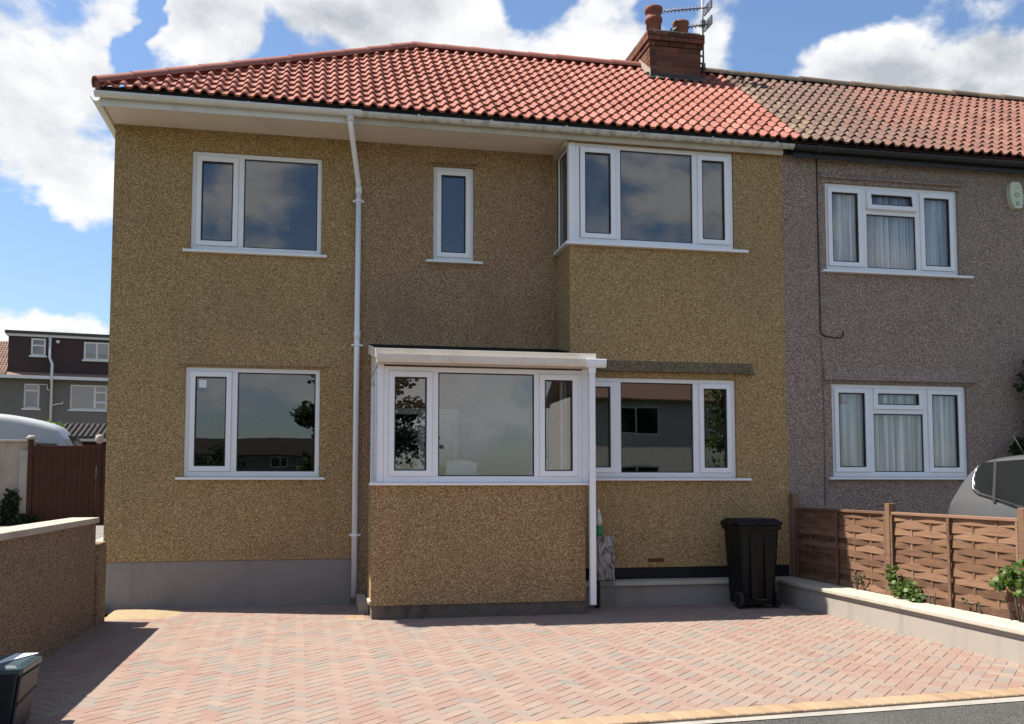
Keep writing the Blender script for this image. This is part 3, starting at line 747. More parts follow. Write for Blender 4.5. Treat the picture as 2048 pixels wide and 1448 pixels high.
def ridge_run(parent, a, b, mname, name, rad=0.115, length=0.45, up=Vector((0, 0, 1)), flat=1.0, jit=0.004):
    a, b = Vector(a), Vector(b); n = max(1, round((b-a).length/length)); t = (b-a).normalized()
    side = t.cross(up).normalized(); u = side.cross(t).normalized(); stp = (b-a).length/n
    m_ = MB(); seg = 8
    for (q, rr) in ((-0.012, rad), (stp+0.03, rad*0.93)):
        for k in range(seg+1):
            an = math.pi*(k/seg); m_.v.append((q, -rr*math.cos(an), rr*math.sin(an)*flat - 0.02))
    for k in range(seg): m_.face((k, seg+1+k, seg+2+k, k+1), True)
    j = len(m_.v)
    for (q, rr) in ((-0.012, rad), (-0.012, rad-0.018)):
        for k in range(seg+1):
            an = math.pi*(k/seg); m_.v.append((q, -rr*math.cos(an), rr*math.sin(an)*flat - 0.02))
    for k in range(seg): m_.face((j+k, j+k+1, j+seg+2+k, j+seg+1+k))
    me = m_.mesh(name); me.materials.append(MATS[mname])
    for k in range(n):
        p = a + t*stp*k + u*random.uniform(-jit, jit)
        o = bpy.data.objects.new(name, me); COL.objects.link(o); o.parent = parent
        M = Matrix(((t.x, side.x*-1, u.x, p.x), (t.y, side.y*-1, u.y, p.y), (t.z, side.z*-1, u.z, p.z), (0, 0, 0, 1)))
        o.matrix_basis = M
ridge_run(roof, (HX1-0.02, RY, RZ+0.03), (7.3, RY, RZ+0.03), 'tile_new', 'ridge_tile')
ridge_run(roof, (HX0-0.02, EY+.02, EZ+0.055), (HX1+0.02, RY, RZ+0.045), 'tile_new', 'hip_tile', rad=0.105)
mb = MB().box(HX0-0.03, HX0+0.02, EY-.01, EY+0.16, EZ-0.02, EZ+0.075); obj('hip_end', mb, 'tile_new', roof)
mb = MB().box(HX0+.02, PARTY-.01, EY+.03, EY+.06, EZ-.05, EZ+.035); obj('eaves_filler', mb, 'slate_dark', roof)
# gap in tiles under chimney needs none: the stack stands through the tiles

# chimney --------------------------------------------------------------
CX0, CX1, CY0, CY1 = 7.33, 8.15, 1.30, 2.28
mb = MB().box(CX0+.012, CX1-.012, CY0+.012, CY1-.012, 7.2, 8.32)
chim = obj('chimney', mb, 'mortar', house); chim['label'] = 'dark red brick chimney stack on the ridge'
def brick_box(lx, ly, lz):
    return MB().box(-lx/2, lx/2, -ly/2, ly/2, -lz/2, lz/2)
bcache = {}
def lay_brick(x0, x1, y0, y1, z0, z1):
    key = (round(x1-x0, 3), round(y1-y0, 3), round(z1-z0, 3))
    if key not in bcache:
        me = brick_box(*key).mesh('brick'); me.materials.append(MATS['chimney_brick']); bcache[key] = me
    o = bpy.data.objects.new('brick', bcache[key]); COL.objects.link(o); o.parent = chim
    o.location = ((x0+x1)/2 + random.uniform(-.002,.002), (y0+y1)/2 + random.uniform(-.002,.002), (z0+z1)/2)
zc = 7.30; row = 0; J = 0.010
while zc < 8.34:
    off = 0.0
    if zc > 8.08: off = 0.022
    if zc > 8.15: off = 0.05
    if zc > 8.30: off = 0.03
    h = 0.065
    a0, a1, c0, c1 = CX0-off, CX1+off, CY0-off, CY1+off
    x_ = a0; k = 0; first = 0.215 if row % 2 == 0 else 0.1025
    while x_ < a1 - 0.02:
        w_ = first if k == 0 else 0.215
        e = min(x_+w_, a1)
        if a1-e < 0.05: e = a1
        lay_brick(x_, e, c0, c0+0.10, zc, zc+h); lay_brick(x_, e, c1-0.10, c1, zc, zc+h)
        x_ = e+J; k += 1
    y_ = c0+0.10+J; k = 0; first = 0.1025 if row % 2 == 0 else 0.215
    while y_ < c1-0.11-0.02:
        w_ = first if k == 0 else 0.215
        e = min(y_+w_, c1-0.10-J)
        if c1-0.10-J-e < 0.05: e = c1-0.10-J
        lay_brick(a0, a0+0.10, y_, e, zc, zc+h); lay_brick(a1-0.10, a1, y_, e, zc, zc+h)
        y_ = e+J; k += 1
    zc += h+J; row += 1
mb = MB().prism([(CX0, CY0), (CX1, CY0), (CX1, CY1), (CX0, CY1)], 'z', 8.32, 8.38); obj('flaunching', mb, 'mortar', chim, bevel=.02)
for (px_, py_, hh, kind) in ((7.47, 1.50, 0.45, 1), (7.93, 1.55, 0.29, 0)):
    z0 = 8.36; r0 = 0.115
    if kind: pr = [(r0*1.0, z0), (r0*.98, z0+.22), (r0*1.16, z0+.232), (r0*1.16, z0+.285), (r0*.98, z0+.298), (r0*.95, z0+.36), (r0*1.18, z0+.38), (r0*1.22, z0+hh-.02), (r0*1.2, z0+hh), (r0*.9, z0+hh), (r0*.85, z0+.1)]
    else: pr = [(r0*1.02, z0), (r0*.98, z0+hh-.05), (r0*1.12, z0+hh-.035), (r0*1.12, z0+hh), (r0*.88, z0+hh), (r0*.84, z0+.05)]
    o = obj('chimney_pot', MB().lathe(pr, px_, py_, 20), 'pot_clay', chim); o['label'] = 'tall banded clay pot' if kind else 'short plain clay pot'
# lead flashing: apron on the front slope and side
mb = MB()
zf = EZ + (CY0-EY)*(RZ-EZ)/(RY-EY)
mb.quad((CX0-.06, CY0-.09, zf-.09*.76+.075), (CX1+.08, CY0-.09, zf-.09*.76+.075), (CX1+.08, CY0-.006, zf+.09), (CX0-.06, CY0-.006, zf+.09))
mb.quad((CX0-.06, CY0-.008, zf+.08), (CX1+.04, CY0-.008, zf+.08), (CX1+.04, CY0-.008, zf+.12), (CX0-.06, CY0-.008, zf+.12))
obj('flashing', mb, 'lead', chim)
mb = MB().prism([(CY0-.05, zf+.03), (RY, RZ+.05), (RY, RZ+.17), (CY0-.05, zf+.15)], 'x', CX0-.012, CX0-.004); obj('flashing', mb, 'mortar', chim)

# ================================================================== PORCH
porch = thing('porch', 'lean-to glazed entrance porch with tan pebbledash dwarf wall in front of the house', 'porch', (4.3, -1.44, 0))
PX0, PX1, PY = 3.06, 5.50, -1.44
mb = MB().box(PX0, PX1, PY, PY+0.11, 0.15, 1.475); obj('wall', mb, 'roughcast_porch', porch)
mb = MB().box(PX0, PX0+0.11, PY+0.11, -0.95, 0.15, 1.475).box(PX1-0.11, PX1, PY+0.11, BAYY-0.002, 0.15, 1.475).box(PX0-.006, PX0+0.09, PY+.49, PY+.60, 0.15, 1.49)
obj('wall', mb, 'roughcast_porch', porch)
mb = MB().box(PX0+.012, PX1-.01, PY+.015, PY+.11, -0.05, 0.148).box(PX0+.012, PX0+.11, PY+.11, RW-.003, -0.05, 0.148).box(PX1-.11, PX1-.01, PY+.11, BAYY-.003, -.05, .148)
obj('base', mb, 'base_stained', porch)
mb = MB().box(PX0-.025, PX0+.005, PY+.0, PY+.34, 0.16, 0.20).box(PX0-.10, PX0+.006, -0.92, -0.08, -0.02, 0.13); obj('step', mb, 'coping_old', porch, bevel=.006)
mb = MB().box(PX0+.11, PX1-.11, PY+.11, RW-.003, 0.10, 0.152); obj('floor', mb, 'concrete', porch)
yp = PY+0.02; zt = 2.80
mp = ((3.725, 3.795), (4.905, 4.965))
window(porch, 3.185, 5.475, 1.50, zt, yp, [(3.24+.012, 3.725-.012, 1.57+.012, zt-.055-.012, 's'), (3.795, 4.905, 1.57, zt-.055, 'f'), (4.965+.012, 5.42-.012, 1.57+.012, zt-.055-.012, 's')], mulls=mp, glassm='glass_porch', label='three light porch window facing the drive')
obj('corner_post', MB().box(PX0+.06, 3.184, yp-.004, yp+.09, 1.50, zt+.02), 'upvc', porch, bevel=.008); obj('corner_post', MB().box(5.476, PX1+.045, yp-.004, yp+.09, 1.50, zt+.02), 'upvc', porch, bevel=.008)
mb = MB().box(PX0-.03, PX1+.10, PY-.05, yp+.06, 1.468, 1.498); obj('sill', mb, 'upvc', porch, bevel=.006)
MP = Matrix.Translation((PX0+0.055, 0, 0)) @ Matrix.Rotation(R(-90), 4, 'Z')
window(porch, 0.955, 1.325, 1.50, zt, 0.0, [(1.01, 1.27, 1.57, 2.25, 'f'), (1.01, 1.27, 2.31, zt-.055, 'f')], transoms=[(1.01, 1.27, 2.25, 2.31)], mw=MP, glassm='glass_porch', label='slim side window of the porch')
dr = obj('door', MB().ring(0.03, 0.945, 0.155, zt, 0.09, 0.0, 0.06, 0.16).box(0.12, 0.855, 0.004, 0.056, 1.05, 1.13), 'upvc', porch, MP, bevel=.006)
obj('pane', MB().box(0.115, 0.86, 0.02, 0.04, 1.13, zt-.085), 'glass_porch', dr); obj('door_panel', MB().box(0.115, 0.86, 0.015, 0.045, 0.31, 1.05), 'upvc', dr); obj('handle', MB().tube([(0.83, -0.04, 1.09), (0.73, -0.04, 1.09)], .012, 8).box(.81, .845, -.045, .0, 1.02, 1.16), 'chrome', dr)
MQ = Matrix.Translation((PX1-0.02, 0, 0)) @ Matrix.Rotation(R(90), 4, 'Z')
window(porch, -1.325, BAYY-0.003, 1.50, zt, 0.0, [(-1.27, BAYY-.06, 1.57, zt-.055, 'f')], mw=MQ, glassm='glass_porch', label='porch window on the side towards the meter box')
# roof, fascia, gutter
mb = MB().prism([(RW-.002, 3.155), (RW-.002, 3.21), (PY-.09, 2.965), (PY-.09, 2.90)], 'x', PX0+.04, BAYX-.003); mb.prism([(BAYY-.003, 3.047), (BAYY-.003, 3.102), (PY-.09, 2.965), (PY-.09, 2.90)], 'x', BAYX-.003, PX1+.10)
prf = obj('roof', mb, 'felt', porch)
mb = MB().prism([(PY+.09, 2.82), (PY+.09, 2.93), (RW-.004, 3.15), (RW-.004, 2.82)], 'x', PX0+.056, PX0+.09); mb.prism([(PY-.08, 2.88), (PY-.08, 2.985), (RW-.004, 3.235), (RW-.004, 3.12)], 'x', PX0+.018, PX0+.039); obj('fascia', mb, 'upvc_cream', porch)
mb = MB().box(PX0+.022, PX1+.11, PY-.112, PY-.092, 2.885, 2.985).box(PX0+.03, PX1+.06, PY-.05, PY+.09, 2.822, 2.875); obj('fascia', mb, 'upvc_cream', porch, bevel=.004)
mb = MB(); gy2, gz2 = PY-.155, 2.91
pr = [(gy2-.045, gz2+.0), (gy2-.045, gz2-.055), (gy2-.03, gz2-.085), (gy2+.03, gz2-.085), (gy2+.042, gz2-.055), (gy2+.042, gz2), (gy2+.036, gz2), (gy2+.036, gz2-.05), (gy2+.026, gz2-.078), (gy2-.026, gz2-.078), (gy2-.039, gz2-.05), (gy2-.039, gz2)]
mb.prism(pr, 'x', PX0+.03, PX1-.03); gq = obj('gutter', mb, 'upvc_cream', porch)
mb = MB().prism([(gy2-.051, gz2+.004), (gy2-.051, gz2-.06), (gy2-.03, gz2-.092), (gy2+.03, gz2-.092), (gy2+.042, gz2-.06), (gy2+.042, gz2+.004)], 'x', PX1-.03, PX1+.205); obj('gutter_end', mb, 'upvc', gq, bevel=.008)
mb = MB().box(PX1+.0, PX1+.085, gy2-.035, gy2+.035, gz2-.16, gz2-.09).box(PX1+.008, PX1+.077, gy2-.03, gy2+.03, 0.12, gz2-.16); obj('downpipe', mb, 'upvc', porch, bevel=.008)
mb = MB().box(PX0+.04, BAYX-.004, RW-.03, RW-.003, 3.205, 3.245).prism([(RW-.03, 3.205), (RW-.03, 3.243), (BAYY+.002, 3.14), (BAYY+.002, 3.10)], 'x', BAYX-.02, BAYX-.004); obj('flashing', mb, 'bitumen', porch)
# inner house door seen through the porch glass (part of the house)
idr = obj('door', MB().ring(3.30, 4.25, 0.16, 2.45, 0.08, 0.06, 0.13, 0.10).box(3.38, 4.17, 0.07, 0.125, 1.0, 1.10).box(3.74, 3.80, 0.07, 0.125, 1.10, 2.37), 'door_white', house, bevel=.005)
obj('door_panel', MB().box(3.375, 4.175, .085, .115, .25, 1.0), 'door_white', idr); obj('pane', MB().box(3.375, 4.175, .09, .105, 1.1, 2.375), 'glass', idr)
obj('wall', MB().box(PX0+.111, 3.298, RW-.004, RW-.001, .152, 3.1).box(4.252, BAYX-.002, RW-.004, RW-.001, .152, 3.1), 'porch_inside', house)['label'] = 'painted inner wall inside the porch'
obj('ceiling', MB().prism([(RW-.006, 3.14), (RW-.006, 3.152), (PY+.1, 2.92), (PY+.1, 2.905)], 'x', PX0+.035, BAYX-.004), 'porch_inside', porch)
# crumpled clear packaging on the inside ledge
mb = MB(); n = 14
for j in range(n):
    for i in range(n):
        X = 3.86+.50*i/(n-1); Y = -1.30+.22*j/(n-1); e = math.sin(math.pi*i/(n-1))*math.sin(math.pi*j/(n-1))
        mb.v.append((X, Y, 1.56 + e*.13 + random.uniform(-.03,.03)*e))
for j in range(n-1):
    for i in range(n-1):
        a = j*n+i; mb.face((a, a+1, a+n+1, a+n))
tag(obj('plastic_wrap', mb, 'clear_film'), 'crumpled clear plastic wrapping lying inside the porch window', 'wrapping')
mb = MB().box(PX0+.112, PX1-.112, PY+.111, PY+.40, 1.50, 1.535); obj('ledge', mb, 'door_white', porch)
tag(obj('notice_sheet', MB().prism([(3.90, 1.545), (4.24, 1.545), (4.27, 1.70), (4.10, 1.735), (3.92, 1.72)], 'y', -1.315, -1.312), 'cloth', None, Matrix.Translation((0, -1.2, 1.54)) @ Matrix.Rotation(R(-14), 4, 'X') @ Matrix.Translation((0, 1.2, -1.54))), 'white sheet of paper leaning behind the lower left of the porch glass', 'paper')
bp = thing('spray_bottle', 'small pale bottle standing on the ledge behind the right porch light', 'bottle', (5.08, -1.25, 1.535))
obj('body', MB().lathe([(.04, 1.536), (.042, 1.66), (.02, 1.70), (.018, 1.73)], 5.08, -1.25, 12), 'bottle_clear', bp); obj('cap', MB().lathe([(.022, 1.73), (.022, 1.77)], 5.08, -1.25, 10), 'paper', bp)

# ================================================================== NEIGHBOUR'S HOUSE
nb = thing('house', 'mauve grey pebbledashed terraced house with weathered lichen stained tile roof', 'house', (11.5, -0.6, 0))
NX1 = 15.6
nu = (9.10, 11.11, 4.33, 5.53); nl = (9.13, 11.15, 1.57, 2.81)
obj('wall', holed(PARTY, NX1, 0.0, 5.86, BAYY+.008, BAYY+.25, [nu, nl]), 'roughcast_grey', nb)
obj('wall', MB().box(PARTY+.001, PARTY+.2, BAYY+.25, 4.25, 0, 5.86).box(NX1-.2, NX1, BAYY+.25, 4.25, 0, 5.86).box(PARTY+.001, NX1, 4.25, 4.5, 0, 5.86), 'roughcast_grey', nb)
obj('room_shell', MB().box(PARTY+.2, NX1-.2, BAYY+.25, 4.25, 3.05, 3.3).box(PARTY+.2, NX1-.2, BAYY+.25, 4.25, 0.25, .5).box(PARTY+.2, NX1-.2, BAYY+.25, 4.25, 5.8, 5.861), 'plaster_inside', nb)
yn = BAYY+.05
for (q, (a, b, c, e), vent, lab) in ((0, nu, 'v', 'upstairs window of the grey house with its top light ajar'), (1, nl, 's', 'ground floor window of the grey house')):
    zt_ = e-.36
    window(nb, a, b, c, e, yn, [(a+.055+.012, a+.565-.012, c+.07+.012, e-.055-.012, 's'), (a+.635, a+1.375, c+.07, zt_-.03, 'f'), (a+.635+.012, a+1.375-.012, zt_+.03+.012, e-.055-.012, vent), (a+1.445+.012, b-.055-.012, c+.07+.012, e-.055-.012, 's')],
           mulls=[(a+.565, a+.635), (a+1.375, a+1.445)], transoms=[(a+.635, a+1.375, zt_-.03, zt_+.03)], sill=(a-.08, b+.16 if q == 0 else b+.05, BAYY-.06), label=lab, glassm='glass_clear')
    mb = MB(); n = 260; yc = yn+.11
    for i in range(n+1):
        X = a-.05 + (b-a+.1)*i/n; ph = X*62 + 1.8*math.sin(X*9) + 1.1*math.sin(X*23)
        yy = yc + .042*math.sin(ph) + .016*math.sin(ph*.37+1)
        mb.v += [(X, yy, c-.05), (X, yy + .006*math.sin(X*40), e+.05)]
    for i in range(n): mb.face((2*i, 2*i+2, 2*i+3, 2*i+1), True)
    tag(obj('net_curtain', mb, 'net_curtain'), ('pleated white net curtain behind the upstairs window of the grey house', 'pleated white net curtain behind the ground floor window of the grey house')[q], 'curtain')
obj('lintel', MB().prism([(BAYY+.012, 5.585), (BAYY-.03, 5.585), (BAYY-.022, 5.615), (BAYY+.012, 5.66)], 'x', 9.02, 11.16), 'roughcast_grey', nb)
obj('lintel', MB().prism([(BAYY+.012, 2.855), (BAYY-.045, 2.855), (BAYY-.03, 2.90), (BAYY+.012, 3.05)], 'x', 9.02, 11.28), 'roughcast_grey', nb)
mb = MB().box(8.58, NX1, -0.70, BAYY+.25, 5.862, 5.90).box(8.58, NX1, -.722, -.70, 5.80, 5.96).box(PARTY+.0, 8.58, -.66, BAYY+.25, 5.862, 5.90); obj('fascia', mb, 'gutter_black', nb)
mb = halfround(MB(), (8.575, -.785, 5.925), (NX1, -.785, 5.915), .062); obj('gutter', mb, 'gutter_black', nb)
obj('gutter_union', halfround(MB(), (8.86, -.785, 5.925), (8.96, -.785, 5.925), .072, .01), 'gutter_black', nb)
mb = MB(); mb.quad(rp(PARTY, 0.02), rp(NX1, 0.02), rp(NX1, SLEN), rp(PARTY, SLEN)); mb.quad((NX1, BYE, EZ), (PARTY, BYE, EZ), rp(PARTY, SLEN), rp(NX1, SLEN))
nroof = obj('roof', mb, 'tile_old', nb)
lay_tiles(nroof, HX0+0.01 + 29*TW, NX1, 'tile_old', 'upper_tiles', jitter=0.010)
ridge_run(nroof, (8.18, RY, RZ+0.03), (NX1, RY, RZ+0.03), 'tile_ridge_old', 'ridge_tile', jit=0.01)
# telephone cable on the wall
cab = [(8.985, -.60, 5.84), (8.98, -.602, 5.0), (8.985, -.602, 3.75), (8.985, -.602, 3.52), (9.00, -.602, 3.46), (9.05, -.602, 3.435), (9.20, -.602, 3.42), (9.28, -.602, 3.42), (9.31, -.602, 3.45), (9.315, -.602, 3.52)]
tag(obj('cable', MB().tube(cab, .008, 6), 'cable_black'), 'thin dark cable hanging down the grey house beside the tan wall', 'cable')
tag(obj('cable', MB().tube([(8.995, -.598, 3.42), (9.01, -.598, 2.4), (9.0, -.598, 1.2)], .005, 6), 'render_dark'), 'faint lower cable run left of the grey house ground floor window', 'cable')
# alarm box
al = thing('alarm_box', 'cream green burglar alarm box under the eaves of the grey house', 'alarm box', (11.98, BAYY, 5.5))
ol = [(-.075, .185), (.055, .185), (.085, .12), (.105, .0), (.10, -.10), (.075, -.185), (-.03, -.185), (-.075, -.11), (-.105, .0), (-.10, .12)]
mb = MB().prism([(11.98+p[0], 5.5+p[1]) for p in ol], 'y', BAYY-.075, BAYY+.01); obj('cover', mb, 'alarm_cover', al, bevel=.018, seg=3)
mb = MB()
for k in range(7):
    an = R(200+k*20); an2 = R(220+k*20)
    mb.quad(*[(11.985+rr*math.cos(q), BAYY-.077, 5.62+rr*.7*math.sin(q)) for rr, q in ((.028, an), (.028, an2), (.018, an2), (.018, an))])
for k in range(16):
    an = 2*math.pi*k/16; an2 = 2*math.pi*(k+1)/16
    mb.quad(*[(11.985+rr*math.cos(q), BAYY-.077, 5.50+rr*math.sin(q)) for rr, q in ((.035, an), (.035, an2), (.022, an2), (.022, an))])
mb.box(11.965, 12.01, BAYY-.0785, BAYY-.0765, 5.385, 5.405); mb.box(11.96, 12.012, BAYY-.0785, BAYY-.0765, 5.355, 5.37)
obj('emblem', mb, 'alarm_mark', al)

# ================================================================== AERIAL
ta = thing('tv_aerial', 'grey television aerial mast with two comb arrays strapped to the chimney', 'aerial', (8.22, 1.62, 7.85))
obj('mast', MB().tube([(8.33, 1.62, 7.85), (8.325, 1.62, 9.45)], .016, 8), 'aerial_metal', ta)
obj('bracket', MB().box(8.14, 8.335, 1.605, 1.635, 8.05, 8.075).box(8.14, 8.335, 1.605, 1.635, 8.17, 8.195).tube([(8.33, 1.62, 7.98), (8.332, 1.62, 8.06)], .035, 8), 'aerial_metal', ta)
for (zz, tilt, nn, x1) in ((8.70, -.20, 9, 7.76), (8.96, -.17, 10, 7.66)):
    b0 = Vector((8.47, 1.60, zz+.02)); b1 = Vector((x1, 1.50, zz+tilt))
    bo = obj('boom', MB().tube([b0, b1], .010, 6), 'aerial_metal', ta)
    mb = MB()
    for k in range(nn):
        p = b0.lerp(b1, .28 + .72*k/(nn-1)); hl = .07
        mb.tube([p+Vector((.012, -.5*hl, hl*.35)), p+Vector((-.012, .5*hl, -hl*.35))], .007, 5)
        mb.tube([p+Vector((0, 0, .03)), p+Vector((-.03, 0, -.03))], .006, 5)
    mb.box(8.40, 8.42, 1.45, 1.75, zz-.06, zz+.08)
    stuff(obj('elements', mb, 'aerial_metal', bo))
obj('junction', MB().box(8.30, 8.36, 1.585, 1.655, 8.66, 8.76), 'aerial_metal', ta)

# ================================================================== GARDEN WALLS
lw = thing('boundary_wall', 'brown pebbledashed boundary wall with pale coping on the left of the drive', 'wall', (0.1, -3.5, 0))
LWY = -1.38
mb = MB().box(-0.02, 0.20, -9.2 if False else -6.6, LWY, -0.12, 1.075); obj('wall', mb, 'roughcast_brown', lw)
mb = MB().box(-0.055, 0.232, -6.6, LWY+.02, 1.077, 1.135); obj('coping', mb, 'coping_old', lw, bevel=.012)
obj('pillar', MB().box(-0.04, 0.232, LWY+.002+.03, -0.96, -0.05, 0.86), 'roughcast_brown', lw, bevel=.02)['label'] = 'lower end pier'
rw_ = thing('retaining_wall', 'low pale rendered retaining wall with coping around the right of the drive', 'wall', (8.3, -3, 0))
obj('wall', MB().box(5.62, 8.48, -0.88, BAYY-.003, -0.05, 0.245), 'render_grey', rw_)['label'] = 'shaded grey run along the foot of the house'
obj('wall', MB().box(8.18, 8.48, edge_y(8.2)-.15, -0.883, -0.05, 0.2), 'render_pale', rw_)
obj('coping', MB().box(5.60, 8.14, -0.92, BAYY-.003, 0.247, 0.297), 'coping_pale', rw_, bevel=.008)
obj('coping', MB().box(8.143, 8.50, edge_y(8.2)-.18, BAYY-.003, 0.2475, 0.292), 'coping_pale', rw_, bevel=.008)
obj('wall_cap', MB().box(8.185, 8.475, edge_y(8.2)-.15, -0.884, 0.2005, 0.2472), 'render_pale', rw_)
# planting strip between coping and fence
obj('bed', MB().box(8.50, 8.56, -6.0, BAYY-.003, -0.05, 0.25), 'soil', rw_)

# ================================================================== FENCE
fe = thing('fence', 'orange brown woven lath fence panels between the drive and the grey house', 'fence', (8.53, -2.8, 0.25))
FX = 8.535; posts = [-0.66, -2.78, -4.80, -6.3]
def slat_mesh(y0, y1, z, h, phase, nw):
    m_ = MB(); n = 36; t = .006; ln = y1-y0
    def xo(s): return       .0058*math.cos(math.pi*nw*s + (math.pi if phase else 0))
    w0 = random.uniform(-.006, .006); tilt = random.uniform(-.004, .004)
    for i in range(n+1):
        s = i/n; y = y0+ln*s; x = FX + xo(s); dz = w0*math.sin(3*s+phase)+ tilt*s + .003*math.sin(17*s+z*40)
        m_.v += [(x-t/2-.004, y, z+dz), (x+t/2-.004, y, z+dz), (x+t/2+.004, y, z+h+dz), (x-t/2+.004, y, z+h+dz)]
    for i in range(n):
        a = 4*i
        for k in range(4): m_.face((a+k, a+(k+1) % 4, a+4+(k+1) % 4, a+4+k))
    m_.face((0, 1, 2, 3)); m_.face((4*n+3, 4*n+2, 4*n+1, 4*n)); return m_
for p in range(3):
    a, b = posts[p+1]+.05, posts[p]-.05
    if p == 2 and False: continue
    z = 0.29; k = 0
    while z < 1.12:
        h = random.uniform(.070, .084)
        obj('slat', slat_mesh(a+.02, b-.02, z, h, k % 2, 6), 'fence_wood', fe); z += h-.004; k += 1
    obj('rail', MB().box(FX-.030, FX+.030, a, b, 1.155, 1.185), 'post_wood', fe, bevel=.004)
    for yy, ww in ((a+.014, .014), (b-.014, .014), ((a+b)/2, .020)):
        obj('batten', MB().box(FX-.040, FX-.026, yy-ww, yy+ww, .27, 1.153).box(FX+.026, FX+.04, yy-ww, yy+ww, .27, 1.153), 'post_wood', fe)
    for yy in [a+(b-a)*q/6 for q in (1, 2, 4, 5)]: obj('batten', MB().box(FX-.006, FX+.006, yy-.016, yy+.016, .27, 1.153), 'post_wood', fe)
for yy in posts[1:3]: obj('post', MB().box(FX-.045, FX+.040, yy-.042, yy+.042, 0.1, 1.275), 'post_wood', fe, bevel=.006)
obj('post', MB().box(FX-.05, FX+.03, posts[0]-.045, posts[0]+.045, 0.1, 1.36), 'post_wood', fe, bevel=.006)

# ================================================================== PLANTS
def leaf_cloud(mb, c, rad, n, size, seed=0, flat=1.0):
    rs = random.Random(seed)
    for _ in range(n):
        while True:
            p = Vector((rs.uniform(-1,1), rs.uniform(-1,1), rs.uniform(-1,1)))
            if p.length <= 1: break
        p = Vector((c[0]+p.x*rad[0], c[1]+p.y*rad[1], c[2]+p.z*rad[2]))
        t = Vector((rs.uniform(-1,1), rs.uniform(-1,1), rs.uniform(-.8,.6))).normalized(); s_ = t.cross(Vector((rs.uniform(-1,1), rs.uniform(-1,1), rs.uniform(.2,1)))).normalized()
        L = size*rs.uniform(.6,1.3); w = L*.42; nn = t.cross(s_)*L*.10
        i = len(mb.v); mb.v += [tuple(p), tuple(p+t*L*.5+s_*w+nn), tuple(p+t*L), tuple(p+t*L*.5-s_*w+nn)]
        r = rs.uniform(.001, 1); mb.face((i, i+1, i+2), True, r); mb.face((i, i+2, i+3), True, r)
def shrub(name, label, base, clumps, leafm, size, n, stems, cat='shrub', group=None):
    t = thing(name, label, cat, base, group); m1 = MB(); m2 = MB()
    for q, (c, r) in enumerate(clumps): leaf_cloud(m1, c, r, n, size, hash((name, q)) % 999 if False else q*17+len(label))
    for s_ in stems: m2.tube(s_, [0.012]*(len(s_)-1)+[0.004], 6)
    obj('stem', m2, 'bark', t); obj('foliage', m1, leafm, t); return t
shrub('shrub', 'small leafy plant sprouting beside the middle fence post', (8.46, -3.1, .27), [((8.44, -3.04, .40), (.06, .13, .11)), ((8.44, -3.24, .40), (.06, .10, .10)), ((8.45, -2.92, .52), (.04, .06, .08)), ((8.43, -3.36, .33), (.05, .08, .05))], 'leaf', .055, 85, [[(8.47, -3.1, .2), (8.45, -3.08, .35), (8.44, -3.0, .55)], [(8.47, -3.12, .2), (8.44, -3.3, .36)]])
shrub('shrub', 'taller leafy plant against the fence at the right edge', (8.46, -4.75, .27), [((8.43, -4.72, .68), (.06, .13, .10)), ((8.44, -4.88, .60), (.06, .12, .12)), ((8.43, -4.60, .60), (.05, .07, .06)), ((8.44, -4.95, .80), (.05, .1, .08))], 'leaf', .06, 75, [[(8.47, -4.8, .2), (8.45, -4.76, .45), (8.44, -4.72, .7)], [(8.47, -4.78, .2), (8.44, -4.9, .5), (8.44, -4.95, .75)], [(8.47, -4.7, .22), (8.45, -4.62, .5)]])
shrub('weed', 'dry dark weed stems growing up the first fence panel', (8.46, -2.15, .27), [((8.46, -2.25, .42), (.02, .12, .10))], 'leaf_dark', .04, 16, [[(8.47, -2.2, .22), (8.46, -2.22, .40), (8.46, -2.30, .50)], [(8.47, -2.2, .3), (8.46, -2.12, .44)], [(8.46, -2.21, .38), (8.46, -2.16, .52)]], 'weed')
shrub('weed', 'dry dark weed stems growing low on the second fence panel', (8.46, -3.85, .27), [((8.46, -4.15, .37), (.02, .14, .07))], 'leaf_dark', .04, 18, [[(8.47, -3.55, .22), (8.46, -3.5, .40)], [(8.47, -3.58, .22), (8.46, -3.62, .42)], [(8.47, -4.3, .22), (8.46, -4.25, .40)]], 'weed')
shrub('climber', 'dark evergreen climber on the grey house at the right edge', (12.0, -.9, .24), [((12.15, -.85, 2.9), (.35, .2, .45)), ((12.25, -.85, 2.3), (.35, .25, .35)), ((11.95, -.95, 1.75), (.42, .3, .38)), ((12.3, -.9, 1.2), (.5, .3, .5)), ((11.8, -.95, 1.95), (.2, .2, .16))], 'leaf_dark', .085, 420, [[(12.1, -.8, .24), (12.1, -.8, 1.5), (12.2, -.8, 2.8)]], 'climber')

